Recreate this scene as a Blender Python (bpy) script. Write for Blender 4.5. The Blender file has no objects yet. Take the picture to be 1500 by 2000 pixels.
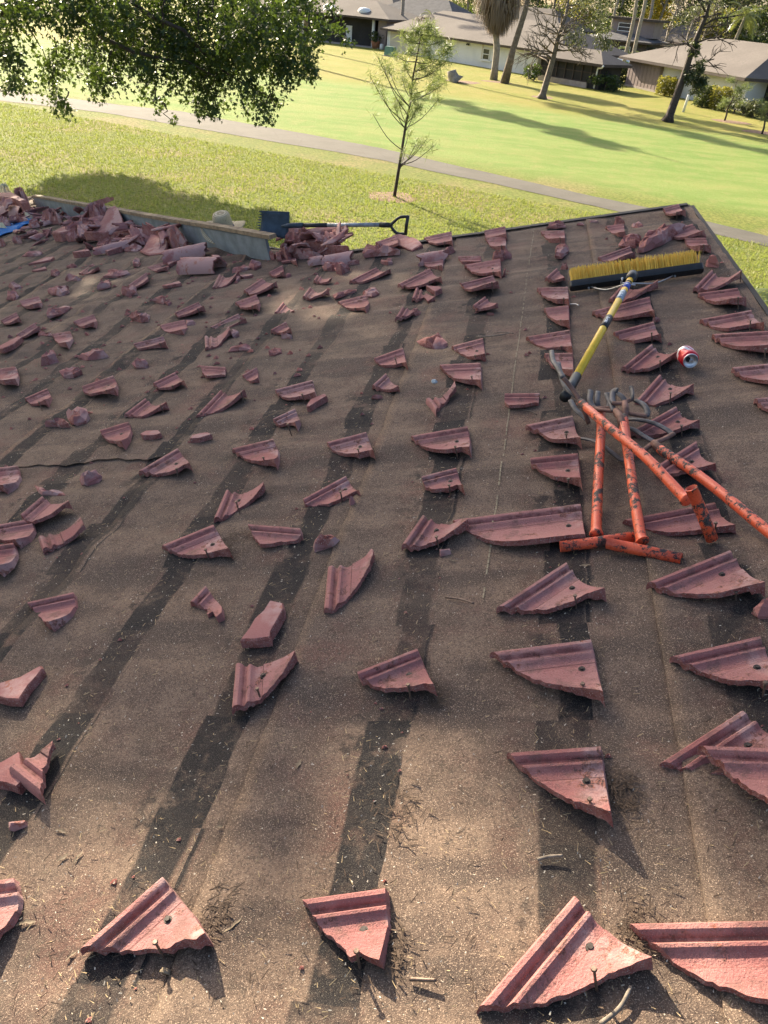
import bpy, bmesh, math, random
import numpy as np
from mathutils import Vector, Matrix, noise

random.seed(7)
rng = np.random.default_rng(11)
scene = bpy.context.scene
COL = scene.collection

# ------------------------------------------------------------------ camera
H = 6.2                                   # eye height above the lawn
FPX = 1545.0                              # focal length for a 2000 px tall frame
TH = math.radians(5.0)                    # tilt of the horizon
def _cam_axes():
    Y = np.array([1070 - 750, 8 - 1000, FPX]); Y /= np.linalg.norm(Y)      # direction of the tile courses
    hd = np.array([math.cos(TH), math.sin(TH), 0.0])
    U = np.cross(Y, hd); U /= np.linalg.norm(U)
    if U[1] > 0: U = -U
    return np.array([np.cross(Y, U), Y, U])
W = _cam_axes()
cam = bpy.data.cameras.new('camera'); cam_o = bpy.data.objects.new('camera', cam); COL.objects.link(cam_o)
cam.sensor_fit = 'VERTICAL'; cam.sensor_height = 36; cam.lens = FPX / 2000 * 36
cam.clip_start = 0.05; cam.clip_end = 2000
M = Matrix([[W[0, 0], -W[0, 1], -W[0, 2], 0], [W[1, 0], -W[1, 1], -W[1, 2], 0], [W[2, 0], -W[2, 1], -W[2, 2], H], [0, 0, 0, 1]])
cam_o.matrix_world = M
scene.camera = cam_o

# ------------------------------------------------------------------ light
SUN_AZ, SUN_EL = math.radians(-40), math.radians(25)       # from +Y, positive to the right
S = Vector((math.sin(SUN_AZ) * math.cos(SUN_EL), math.cos(SUN_AZ) * math.cos(SUN_EL), math.sin(SUN_EL)))
world = bpy.data.worlds.new('World'); scene.world = world; world.use_nodes = True
nt = world.node_tree; nt.nodes.clear()
sky = nt.nodes.new('ShaderNodeTexSky'); sky.sky_type = 'NISHITA'; sky.sun_disc = False
sky.sun_elevation = SUN_EL; sky.sun_rotation = SUN_AZ
sky.dust_density = 3.0; sky.air_density = 0.8; sky.ozone_density = 0.3
bg = nt.nodes.new('ShaderNodeBackground'); bg.inputs[1].default_value = 0.095
wo = nt.nodes.new('ShaderNodeOutputWorld')
nt.links.new(sky.outputs[0], bg.inputs[0]); nt.links.new(bg.outputs[0], wo.inputs[0])
sun = bpy.data.lights.new('sun', 'SUN'); sun.energy = 5.0; sun.angle = math.radians(0.6); sun.color = (1.0, 0.86, 0.65)
sun_o = bpy.data.objects.new('sun', sun); COL.objects.link(sun_o)
sun_o.rotation_euler = S.to_track_quat('Z', 'Y').to_euler()
vs = scene.view_settings
vs.view_transform = 'Standard'; vs.look = 'None'; vs.exposure = 1.72; vs.gamma = 1.0; vs.use_curve_mapping = False
scene.cycles.use_denoising = True
scene.cycles.max_bounces = 6
scene.cycles.transparent_max_bounces = 6

# ------------------------------------------------------------------ frames: lawn plane and roof plane
def ray(px, py):
    return W @ np.array([px - 750.0, py - 1000.0, FPX])
def G(px, py, z=0.0):                       # point of the lawn seen at a pixel of the photograph
    r = ray(px, py); t = (z - H) / r[2]
    return Vector((r[0] * t, r[1] * t, z))
def GD(px, dist, z=0.0):                    # lawn point in the direction of column px (near the skyline) at a distance
    r = ray(px, 60.0); n = math.hypot(r[0], r[1])
    return Vector((r[0] / n * dist, r[1] / n * dist, z))
_n = np.cross(ray(1335, 400), ray(690, 490)); _d = np.cross(_n, [0, 1, 0]); _d /= np.linalg.norm(_d)
if _d[0] < 0: _d = -_d
RN = np.cross(_d, [0, 1, 0]); RN /= np.linalg.norm(RN)
if RN[2] < 0: RN = -RN
HP = 0.30 * 4.1002 + 0.02                   # eye above the roof plane
RF = Matrix([[_d[0], 0, RN[0], -RN[0] * HP], [_d[1], 1, RN[1], -RN[1] * HP], [_d[2], 0, RN[2], H - RN[2] * HP], [0, 0, 0, 1]])
RFI = RF.inverted()
def R(p, h=0.0):                            # roof coordinates (upslope, along, height)
    r = ray(p[0], p[1]); t = (HP - h) / -(r @ RN); P = r * t
    return Vector((float(P @ _d), float(P[1]), h))
def VP(p, v):                               # point in the upright plane at distance v along the courses, in roof coordinates
    r = ray(p[0], p[1]); t = v / r[1]; P = Vector(r * t) + Vector((0, 0, H))
    return RFI @ P

# ------------------------------------------------------------------ helpers
def mesh_obj(name, verts, faces, mat=None, parent=None, mw=None, smooth=False):
    me = bpy.data.meshes.new(name)
    me.from_pydata([tuple(v) for v in verts], [], faces); me.validate(); me.update()
    return link(name, me, mat, parent, mw, smooth)
def link(name, me, mat=None, parent=None, mw=None, smooth=False):
    for m in (mat if isinstance(mat, (list, tuple)) else [mat]):
        if m: me.materials.append(m)
    if smooth: me.polygons.foreach_set('use_smooth', [True] * len(me.polygons))
    o = bpy.data.objects.new(name, me); COL.objects.link(o)
    if mw is not None: o.matrix_world = mw
    if parent is not None: o.parent = parent
    return o
def bm_obj(name, bm, mat=None, parent=None, mw=None, smooth=False, sharp=None):
    bmesh.ops.recalc_face_normals(bm, faces=bm.faces)
    if sharp is not None:
        a = math.radians(sharp)
        for e in bm.edges:
            if len(e.link_faces) == 2 and e.calc_face_angle(0) > a: e.smooth = False
    me = bpy.data.meshes.new(name); bm.to_mesh(me); bm.free()
    return link(name, me, mat, parent, mw, smooth)
def tag(o, label=None, cat=None, group=None, kind=None):
    if label: o['label'] = label
    if cat: o['category'] = cat
    if group: o['group'] = group
    if kind: o['kind'] = kind
    return o
def empty(name, mw=None, loc=None, label=None, cat=None, group=None):
    o = bpy.data.objects.new(name, None); COL.objects.link(o); o.empty_display_size = 0.1
    if mw is not None: o.matrix_world = mw
    if loc is not None: o.location = loc
    return tag(o, label, cat, group)
def roof_mat(u, v, h=0.0, ang=0.0):
    return RF @ Matrix.Translation((u, v, h)) @ Matrix.Rotation(ang, 4, 'Z')

class MB:                                   # collects plain shapes into one mesh
    def __init__(self): self.v = []; self.f = []
    def quad(self, a, b, c, d):
        i = len(self.v); self.v += [a, b, c, d]; self.f.append((i, i + 1, i + 2, i + 3))
    def poly(self, pts):
        i = len(self.v); self.v += list(pts); self.f.append(tuple(range(i, i + len(pts))))
    def box(self, c, s, rz=0.0):
        c = Vector(c); m = Matrix.Rotation(rz, 3, 'Z'); i = len(self.v)
        for z in (-1, 1):
            for x, y in ((-1, -1), (1, -1), (1, 1), (-1, 1)):
                self.v.append(c + m @ Vector((x * s[0] / 2, y * s[1] / 2, z * s[2] / 2)))
        self.f += [tuple(i + k for k in q) for q in ((3, 2, 1, 0), (4, 5, 6, 7), (0, 1, 5, 4), (1, 2, 6, 5), (2, 3, 7, 6), (3, 0, 4, 7))]
    def beam(self, a, b, w, h, up=(0, 0, 1)):   # a rectangular bar from a to b
        a = Vector(a); b = Vector(b); d = (b - a).normalized(); up = Vector(up)
        s = d.cross(up).normalized(); t = s.cross(d); i = len(self.v)
        for p in (a, b):
            for x, y in ((-1, -1), (1, -1), (1, 1), (-1, 1)):
                self.v.append(p + s * x * w / 2 + t * y * h / 2)
        self.f += [tuple(i + k for k in q) for q in ((3, 2, 1, 0), (4, 5, 6, 7), (0, 1, 5, 4), (1, 2, 6, 5), (2, 3, 7, 6), (3, 0, 4, 7))]
    def tube(self, pts, rad, n=8, cap=True, sx=1.0, flat=None):
        pts = [Vector(p) for p in pts]; k = len(pts)
        if not isinstance(rad, (list, tuple)): rad = [rad] * k
        i0 = len(self.v); ref = None
        for j, p in enumerate(pts):
            d = (pts[min(j + 1, k - 1)] - pts[max(j - 1, 0)]).normalized()
            if ref is None:
                ref = Vector(flat) if flat else (Vector((0, 0, 1)) if abs(d.z) < .9 else Vector((1, 0, 0)))
            s = d.cross(ref).normalized(); t = s.cross(d).normalized(); ref = t
            for q in range(n):
                a = 2 * math.pi * q / n
                self.v.append(p + s * math.cos(a) * rad[j] * sx + t * math.sin(a) * rad[j])
        for j in range(k - 1):
            for q in range(n):
                a = i0 + j * n + q; b = i0 + j * n + (q + 1) % n
                self.f.append((a, b, b + n, a + n))
        if cap:
            self.f.append(tuple(i0 + q for q in range(n))[::-1]); self.f.append(tuple(i0 + (k - 1) * n + q for q in range(n)))
    def build(self, name, mat, parent=None, mw=None, smooth=False, weld=False):
        if weld:
            bm = bmesh.new(); vv = [bm.verts.new(v) for v in self.v]
            for f in self.f: bm.faces.new([vv[i] for i in f])
            bmesh.ops.remove_doubles(bm, verts=bm.verts, dist=1e-5)
            for f in bm.faces: f.smooth = smooth
            return bm_obj(name, bm, mat, parent, mw, False, 50)
        return mesh_obj(name, self.v, self.f, mat, parent, mw, smooth)

def np_mesh(name, verts, quads, mat=None, parent=None, mw=None, smooth=False):
    """verts Nx3, quads Mx4 or Mx3 arrays"""
    me = bpy.data.meshes.new(name); k = quads.shape[1]
    me.vertices.add(len(verts)); me.vertices.foreach_set('co', np.ascontiguousarray(verts, dtype=np.float32).ravel())
    me.loops.add(quads.size); me.loops.foreach_set('vertex_index', np.ascontiguousarray(quads, dtype=np.int32).ravel())
    me.polygons.add(len(quads)); me.polygons.foreach_set('loop_start', np.arange(0, quads.size, k, dtype=np.int32))
    me.update(calc_edges=True)
    return link(name, me, mat, parent, mw, smooth)

# ------------------------------------------------------------------ materials
class NT:
    def __init__(self, name):
        self.m = bpy.data.materials.new(name); self.m.use_nodes = True
        self.t = self.m.node_tree; self.t.nodes.clear()
        self.out = self.t.nodes.new('ShaderNodeOutputMaterial')
    def n(self, typ, **kw):
        o = self.t.nodes.new('ShaderNode' + typ)
        for k, v in kw.items():
            if k.startswith('i_'):
                key = k[2:]; key = int(key) if key.isdigit() else key
                self.set(o, key, v)
            else: setattr(o, k, v)
        return o
    def set(self, node, key, v):
        s = node.inputs[key]
        if hasattr(v, 'is_output') or isinstance(v, bpy.types.NodeSocket): self.t.links.new(v, s)
        else: s.default_value = v
    def math(self, op, a, b=0.0, c=0.0, clamp=False):
        o = self.t.nodes.new('ShaderNodeMath'); o.operation = op; o.use_clamp = clamp
        self.set(o, 0, a); self.set(o, 1, b)
        if op in ('MULTIPLY_ADD',): self.set(o, 2, c)
        return o.outputs[0]
    def mix(self, f, a, b, mode='MIX'):
        o = self.t.nodes.new('ShaderNodeMix'); o.data_type = 'RGBA'; o.blend_type = mode
        self.set(o, 0, f)
        for k, v in ((6, a), (7, b)):
            if isinstance(v, tuple) and len(v) == 3: v = v + (1.0,)
            self.set(o, k, v)
        return o.outputs[2]
    def noise(self, vec, scale, detail=3.0, rough=.55, dist=0.0, out=0):
        o = self.t.nodes.new('ShaderNodeTexNoise'); self.set(o, 'Vector', vec)
        o.inputs['Scale'].default_value = scale; o.inputs['Detail'].default_value = detail
        o.inputs['Roughness'].default_value = rough; o.inputs['Distortion'].default_value = dist
        return o.outputs[out]
    def step(self, x, lo, hi, a=0.0, b=1.0):
        o = self.t.nodes.new('ShaderNodeMapRange'); o.interpolation_type = 'SMOOTHSTEP'
        self.set(o, 0, x)
        for k, v in ((1, lo), (2, hi), (3, a), (4, b)): self.set(o, k, v)
        return o.outputs[0]
    def coord(self, which='Object', scale=None):
        c = self.t.nodes.new('ShaderNodeTexCoord').outputs[which]
        if scale is not None:
            mp = self.t.nodes.new('ShaderNodeMapping'); self.t.links.new(c, mp.inputs[0]); mp.inputs['Scale'].default_value = scale
            c = mp.outputs[0]
        return c
    def sep(self, vec):
        o = self.t.nodes.new('ShaderNodeSeparateXYZ'); self.t.links.new(vec, o.inputs[0]); return o.outputs
    def rand(self): return self.t.nodes.new('ShaderNodeObjectInfo').outputs['Random']
    def bump(self, h, strength=.4, dist=.01):
        o = self.t.nodes.new('ShaderNodeBump'); self.set(o, 'Height', h)
        o.inputs['Strength'].default_value = strength; o.inputs['Distance'].default_value = dist
        return o.outputs[0]
    def pbr(self, col, rough=.85, metal=0.0, normal=None, spec=.3):
        o = self.t.nodes.new('ShaderNodeBsdfPrincipled')
        if isinstance(col, tuple) and len(col) == 3: col = col + (1.0,)
        self.set(o, 'Base Color', col); self.set(o, 'Roughness', rough); self.set(o, 'Metallic', metal)
        o.inputs['Specular IOR Level'].default_value = spec
        if normal is not None: self.set(o, 'Normal', normal)
        self.t.links.new(o.outputs[0], self.out.inputs[0])
        return self.m
    def leaf(self, col, trans_col, fac=.45, rough=.5, normal=None):
        d = self.t.nodes.new('ShaderNodeBsdfPrincipled'); self.set(d, 'Base Color', col); d.inputs['Roughness'].default_value = rough
        d.inputs['Specular IOR Level'].default_value = .35
        if normal is not None: self.set(d, 'Normal', normal)
        t = self.t.nodes.new('ShaderNodeBsdfTranslucent'); self.set(t, 'Color', trans_col)
        m = self.t.nodes.new('ShaderNodeMixShader'); self.set(m, 0, fac)
        self.t.links.new(d.outputs[0], m.inputs[1]); self.t.links.new(t.outputs[0], m.inputs[2])
        self.t.links.new(m.outputs[0], self.out.inputs[0])
        return self.m

def simple(name, col, rough=.8, var=.25, scale=6.0, metal=0.0, bump=.15, bdist=.01, coord='Object', spec=.3):
    t = NT(name); c = t.coord(coord); n = t.noise(c, scale, 5, .6)
    dark = tuple(x * (1 - var) for x in col); lite = tuple(min(1, x * (1 + var)) for x in col)
    n2 = t.noise(c, scale * 9, 3, .6)
    k = t.mix(t.step(n, .3, .7), dark, lite); k = t.mix(t.step(n2, .35, .7, 0, .35), k, dark)
    return t.pbr(k, rough, metal, t.bump(n2, bump, bdist), spec)

U0, CW = 0.012, 0.385                        # first course line and course spacing on the roof
def make_felt():
    t = NT('granule_felt'); c = t.coord('Object'); x, y, z = t.sep(c)
    wob = t.math('MULTIPLY_ADD', t.noise(c, 3.1, 3, .6), .05, -.025)
    cu = t.math('ADD', x, wob)
    q = t.math('DIVIDE', t.math('SUBTRACT', cu, U0), CW)
    cell = t.n('TexWhiteNoise', noise_dimensions='2D')
    cmb = t.n('CombineXYZ'); t.set(cmb, 0, t.math('FLOOR', q)); t.set(cmb, 1, t.math('FLOOR', t.math('DIVIDE', t.math('ADD', y, t.math('MULTIPLY', wob, .8)), .30)))
    t.t.links.new(cmb.outputs[0], cell.inputs['Vector'])
    r1, r2, r3 = t.sep(cell.outputs['Color'])
    f = t.math('FRACT', t.math('ADD', q, t.math('MULTIPLY_ADD', r1, .08, -.05)))
    wid = t.math('MULTIPLY_ADD', r2, .10, .67)
    a = t.step(f, wid, t.math('ADD', wid, .022)); b = t.step(f, .965, .995, 1, 0)
    band = t.math('MULTIPLY', a, b)
    dust = t.noise(c, 7.5, 5, .7)
    smg = t.noise(c, 4.2, 5, .72)
    band = t.math('MULTIPLY', band, t.step(dust, .30, .50, .35, 1.0)); band = t.math('MULTIPLY', band, t.step(smg, .36, .47, .28, 1.0))
    smudge = t.math('MULTIPLY', t.step(t.math('ABSOLUTE', t.math('SUBTRACT', f, .82)), .14, .36, 1, 0), t.step(t.noise(c, 6.5, 5, .72), .54, .63, 0, .7)); band = t.math('MAXIMUM', band, smudge)
    band = t.math('MULTIPLY', band, t.math('MULTIPLY_ADD', r3, .6, .68), clamp=True)
    g1 = t.noise(c, 420, 2, .7); g2 = t.noise(c, 170, 3, .7); g3 = t.noise(c, 900, 1, .5)
    big = t.noise(c, 1.7, 4, .6); mid = t.noise(c, 9, 5, .68); fine = t.noise(c, 42, 4, .7)
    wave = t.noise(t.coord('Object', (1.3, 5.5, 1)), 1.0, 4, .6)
    base = t.mix(t.step(big, .35, .65), (.198, .136, .096), (.140, .101, .076))
    base = t.mix(t.step(mid, .35, .68, 0, .75), base, (.080, .055, .043))
    base = t.mix(t.step(wave, .47, .62, 0, .8), base, (.058, .043, .036))          # dark bands: dirt, with the buckles' ripple shading painted in
    red = t.noise(c, 2.6, 5, .65)
    base = t.mix(t.step(red, .52, .70, 0, .6), base, (.165, .080, .062))
    nearc = t.step(t.math('ABSOLUTE', t.math('SUBTRACT', f, .80)), .10, .42, 1, 0)   # tile dust along the courses
    base = t.mix(t.math('MULTIPLY', nearc, t.step(mid, .45, .65, 0, .55)), base, (.135, .066, .050))
    base = t.mix(t.step(g2, .46, .64, .0, .65), base, (.048, .034, .028))
    base = t.mix(t.step(fine, .54, .68, 0, .6), base, (.055, .043, .034))
    base = t.mix(t.step(g1, .56, .68), base, (.42, .31, .225))
    dk = t.mix(t.step(g1, .57, .74), (.011, .011, .013), (.080, .076, .070))
    dk = t.mix(t.step(mid, .50, .72, 0, .6), dk, (.045, .035, .029)); dk = t.mix(t.step(fine, .54, .7, 0, .4), dk, (.070, .056, .045))
    col = t.mix(t.math('MULTIPLY', band, .94), base, dk)
    col = t.mix(t.step(g3, .66, .74, 0, .6), col, (.48, .42, .32))
    hgt = t.math('ADD', t.math('MULTIPLY', g1, .7), t.math('MULTIPLY', mid, .8))
    return t.pbr(col, .92, 0, t.bump(hgt, .55, .006), .22)

def make_tile(name, broken=False, plain=False):
    t = NT(name); c = t.coord('Object'); x, y, z = t.sep(c); r = t.rand()
    off = t.n('Mapping'); t.t.links.new(c, off.inputs[0]); cmb = t.n('CombineXYZ')
    t.set(cmb, 0, t.math('MULTIPLY', r, 37.0)); t.set(cmb, 1, t.math('MULTIPLY', r, 91.0)); t.t.links.new(cmb.outputs[0], off.inputs['Location'])
    c2 = off.outputs[0]
    n1 = t.noise(c2, 9, 4, .6); n2 = t.noise(c2, 38, 4, .65); n3 = t.noise(c2, 260, 3, .6); n4 = t.noise(c2, 650, 2, .5)
    if broken:
        k = t.mix(t.step(n2, .35, .65), (.255, .090, .075), (.36, .165, .145))
        k = t.mix(t.step(n3, .56, .66), k, (.46, .34, .30)); k = t.mix(t.step(n4, .62, .7, 0, .6), k, (.13, .05, .05))
        return t.pbr(k, .95, 0, t.bump(t.math('ADD', n2, t.math('MULTIPLY', n3, .7)), .9, .012), .15)
    k = t.mix(r, (.272, .105, .097), (.335, .152, .140))
    rr = t.math('FRACT', t.math('MULTIPLY', r, 7.31)); k = t.mix(t.math('MULTIPLY', t.step(rr, .45, 1.0, 0, .65), t.step(n1, .35, .6)), k, (.33, .235, .225))      # greyer, chalked pieces
    k = t.mix(t.step(n1, .38, .66, 0, .7), k, (.35, .175, .155))
    k = t.mix(t.step(t.math('ADD', n1, t.math('MULTIPLY', x, 1.4)), .46, .64, .0, .65), k, (.44, .295, .275))       # pale chalking beside the head edge
    k = t.mix(t.math('MULTIPLY', t.step(n2, .52, .62), t.step(n1, .46, .62, 0, .7)), k, (.30, .095, .050))           # orange rust bloom
    if plain:
        k = t.mix(t.step(n4, .63, .70, 0, .5), k, (.50, .37, .35))
        return t.pbr(k, .88, 0, t.bump(t.math('ADD', n3, t.math('MULTIPLY', n2, .5)), .45, .004), .25)
    groove = t.math('MULTIPLY', t.step(y, -.0735, -.0715), t.step(y, -.0705, -.0690, 1, 0))
    g2 = t.math('MULTIPLY', t.step(y, -.034, -.028), t.step(y, -.025, -.020, 1, 0))
    k = t.mix(t.math('MULTIPLY', groove, .8), k, (.09, .035, .033))
    k = t.mix(t.math('MULTIPLY', g2, t.step(n2, .35, .6, .1, .75)), k, (.13, .052, .048))
    mold = t.math('MULTIPLY', t.step(n2, .54, .64), t.step(n3, .40, .56))
    k = t.mix(t.math('MULTIPLY', mold, t.step(n1, .40, .58, 0, .85)), k, (.045, .036, .034))
    film = t.noise(c2, 17, 5, .7)
    k = t.mix(t.step(film, .50, .66, 0, .6), k, (.135, .080, .066))
    k = t.mix(t.step(n3, .56, .70, 0, .45), k, (.12, .058, .052))
    k = t.mix(t.step(n4, .63, .70, 0, .5), k, (.50, .37, .35))
    return t.pbr(k, .88, 0, t.bump(t.math('ADD', n3, t.math('MULTIPLY', n2, .5)), .6, .005), .25)

MAT = {}
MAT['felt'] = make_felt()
MAT['tile'] = make_tile('red_tile_face'); MAT['break'] = make_tile('red_tile_break', True); MAT['plain'] = make_tile('red_tile_plain', False, True)
MAT['nail'] = simple('rusty_nail_steel', (.16, .115, .09), .55, .4, 160, .6, .2, .001)
MAT['dark_nail'] = simple('dark_screw_head', (.05, .042, .038), .6, .3, 200, .5, .1, .001)
MAT['trim'] = simple('dark_roof_edge', (.028, .026, .026), .75, .3, 8)
MAT['stucco'] = simple('house_stucco', (.55, .47, .38), .9, .1, 3)

# ------------------------------------------------------------------ the house we stand on
SEAMS = [0.82, 0.165, -0.70, -1.56, -2.42, -3.3, -4.2, -5.1, -6.0, -7.0, -8.0, -9.4]
VMIN, RAKE = -1.6, 5.64
BR, BL = R((527, 507)), R((75, 412))
bdir = (BL - BR).normalized(); bperp = Vector((-bdir.y, bdir.x, 0))
if bperp.y < 0: bperp = -bperp
EDGE = [(0.82, RAKE), (-1.45, RAKE)]
for p in (BR + bperp * .22 - bdir * .1, BL + bperp * .22, BL + bperp * .5 + bdir * 2.6): EDGE.append((p.x, p.y))
def vmax(u):
    for (a, b), (c, d) in zip(EDGE, EDGE[1:]):
        if c <= u <= a: return b + (d - b) * (a - u) / max(a - c, 1e-6)
    return EDGE[-1][1] if u < EDGE[-1][0] else EDGE[0][1]
house = empty('house', mw=RF, label='house whose roof we stand on, stripped to brown felt, with broken red tiles', cat='house')
def buckle(u, v):
    a = noise.noise(Vector((u * 1.1, v * 4.6, 3.1))) * .020 + noise.noise(Vector((u * .5, v * 9.0, 8.3))) * .012
    return a + noise.noise(Vector((u * .8, v * .9, 1.7))) * .008 + noise.noise(Vector((u * 16, v * 16, 0))) * .0012
for k, (u1, u0) in enumerate(zip(SEAMS, SEAMS[1:])):
    wdt = u1 - u0; st = .03 if k < 5 else .06
    nu = max(3, int(wdt / st)); vm = max(vmax(u0), vmax(u1)); nv = int((vm - VMIN) / (st if k < 5 else .07))
    vs_, fs_ = [], []
    lift = .004 + .0007 * k
    for i in range(nu + 1):
        u = u0 + (wdt + (.0 if k == 0 else .03)) * i / nu
        m = vmax(min(u, .82))
        for j in range(nv + 1):
            v = VMIN + (m - VMIN) * j / nv
            # each sheet laps over the one below: its lower edge stands a few millimetres proud
            e = max(0.0, 1 - i / nu * 6)
            h = buckle(u, v) + (.0085 + .004 * noise.noise(Vector((v * 2.3, k * 7, 0)))) * e - (.010 if i == nu and k else 0)
            vs_.append((u, v, h - .006))
    for i in range(nu):
        for j in range(nv):
            a = i * (nv + 1) + j; fs_.append((a, a + nv + 1, a + nv + 2, a + 1))
    # turned down lower edge
    b0 = len(vs_)
    for j in range(nv + 1):
        q = vs_[j]; vs_.append((q[0] - .001, q[1], q[2] - .012))
    for j in range(nv): fs_.append((j, j + 1, b0 + j + 1, b0 + j))
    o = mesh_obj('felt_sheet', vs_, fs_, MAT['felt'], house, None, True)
def rough_h(u, v): return buckle(u, v) - .004
# end lap in one of the sheets (a short torn fold across the felt)
mb = MB(); prev = None
for i in range(26):
    u = -2.27 + .70 * i / 25; v = 2.60 + .012 * math.sin(i * .5) + .006 * math.sin(i * 1.9); h = rough_h(u, v) + .002
    cur = (Vector((u, v - .035, h)), Vector((u, v + .012, h + .0012)), Vector((u, v + .016, h - .001)))
    if prev:
        mb.quad(prev[0], cur[0], cur[1], prev[1])
    prev = cur
mb.build('felt_end_lap', MAT['felt'], house)
mb = MB(); r_ = random.Random(2)
for i in range(150):
    v = 1.6 + 3.9 * i / 150; u = -.245 + .018 * (v - 1.6)
    if r_.random() < .25: continue
    h = rough_h(u, v) + .0015; mb.quad(Vector((u - .0022, v, h)), Vector((u + .0022, v, h)), Vector((u + .0022, v + .022, rough_h(u, v + .022) + .0015)), Vector((u - .0022, v + .022, rough_h(u, v + .022) + .0015)))
mb.build('chalk_line', simple('faded_chalk', (.26, .22, .15), .95, .3, 80), house)
# deck under the felt, far slope, fascia, walls
mb = MB()
poly = [(0.82, VMIN)] + EDGE + [(EDGE[-1][0], VMIN)]
mb.poly([Vector((u, v, -.05)) for u, v in poly]); mb.build('roof_deck', MAT['trim'], house)
mb = MB(); mb.box((.832, (VMIN + RAKE) / 2, -.11), (.022, RAKE - VMIN, .20)); mb.build('top_edge_board', MAT['trim'], house)
mb = MB()
for (a, b), (c, d) in zip(EDGE, EDGE[1:]):
    p, q = Vector((a, b, 0)), Vector((c, d, 0)); n_ = Vector((-(q - p).y, (q - p).x, 0)).normalized()
    if n_.y < 0: n_ = -n_
    mb.beam(p + n_ * .012 + Vector((0, 0, -.10)), q + n_ * .012 + Vector((0, 0, -.10)), .024, .186, (0, 0, 1))
mb.beam(Vector((EDGE[-1][0] - .012, VMIN, -.1)), Vector((EDGE[-1][0] - .012, EDGE[-1][1], -.1)), .024, .19)
mb.build('fascia', MAT['trim'], house)
mb = MB()
for i in range(19):                         # bent metal edge over the gable rake
    u = .80 - i * .125; mb.box((u - .06, RAKE - .012, .004), (.1245, .055, .006 + .001 * (i % 2)))
mb.build('drip_edge', MAT['trim'], house)
mb = MB()
ins = [(.78, VMIN), (.78, 5.25), (-1.55, 5.25), (-2.3, 5.4), (-7.2, 10.4), (-9.0, 12.6), (-9.0, VMIN)]
for a, b in zip(ins, ins[1:] + ins[:1]):
    A_ = RF @ Vector((a[0], a[1], -.08)); B_ = RF @ Vector((b[0], b[1], -.08))
    mb.quad(Vector((A_.x, A_.y, 0)), Vector((B_.x, B_.y, 0)), B_, A_)
wl = mb.build('wall', MAT['stucco']); wl.parent = house; wl.matrix_parent_inverse = RF.inverted()

# ------------------------------------------------------------------ broken roof tiles
PROF = [(0, .004), (.003, .015), (.008, .0205), (.016, .0205), (.0205, .016), (.0245, .0095), (.030, .0085), (.0335, .0135), (.038, .0185),
        (.043, .0175), (.0475, .0115), (.056, .008), (.0695, .0082), (.0715, .0120), (.075, .0128)]
def prof(t):
    if t <= 0: return PROF[0][1]
    for (a, x), (b, y) in zip(PROF, PROF[1:]):
        if t <= b: return x + (y - x) * (t - a) / (b - a)
    q = t - .075
    return .0128 + 4.2 * q * q if q < .085 else .0431 + .30 * (q - .085)
CUTS = [p[0] for p in PROF[1:]] + [.09, .105, .12, .135, .15, .165, .18, .2]
def densify(pts, jag, seed, step):
    out = []; r_ = random.Random(seed)
    for k, (a, b) in enumerate(zip(pts, pts[1:])):
        a = Vector(a); b = Vector(b); L = (b - a).length; n = max(1, int(L / step))
        nn = Vector((-(b - a).y, (b - a).x)).normalized() if L > 1e-6 else Vector((0, 0))
        for i in range(n):
            p = a + (b - a) * i / n
            if not (k == 0 and i == 0): p = p + nn * r_.uniform(-jag, jag)
            out.append(p)
    out.append(Vector(pts[-1])); return out
TILES = []                                   # (u, v, object) for naming by course
def nail_mesh(parent, p0, p1, rs=.0024, rh=.0052):
    mb = MB(); p0 = Vector(p0); p1 = Vector(p1); d = (p1 - p0).normalized()
    mb.tube([p0, p1], rs, 6); mb.tube([p1 - d * .0015, p1 + d * .0016], [rh, rh * .8], 8)
    return mb.build('nail', MAT['nail'], parent)
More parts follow.
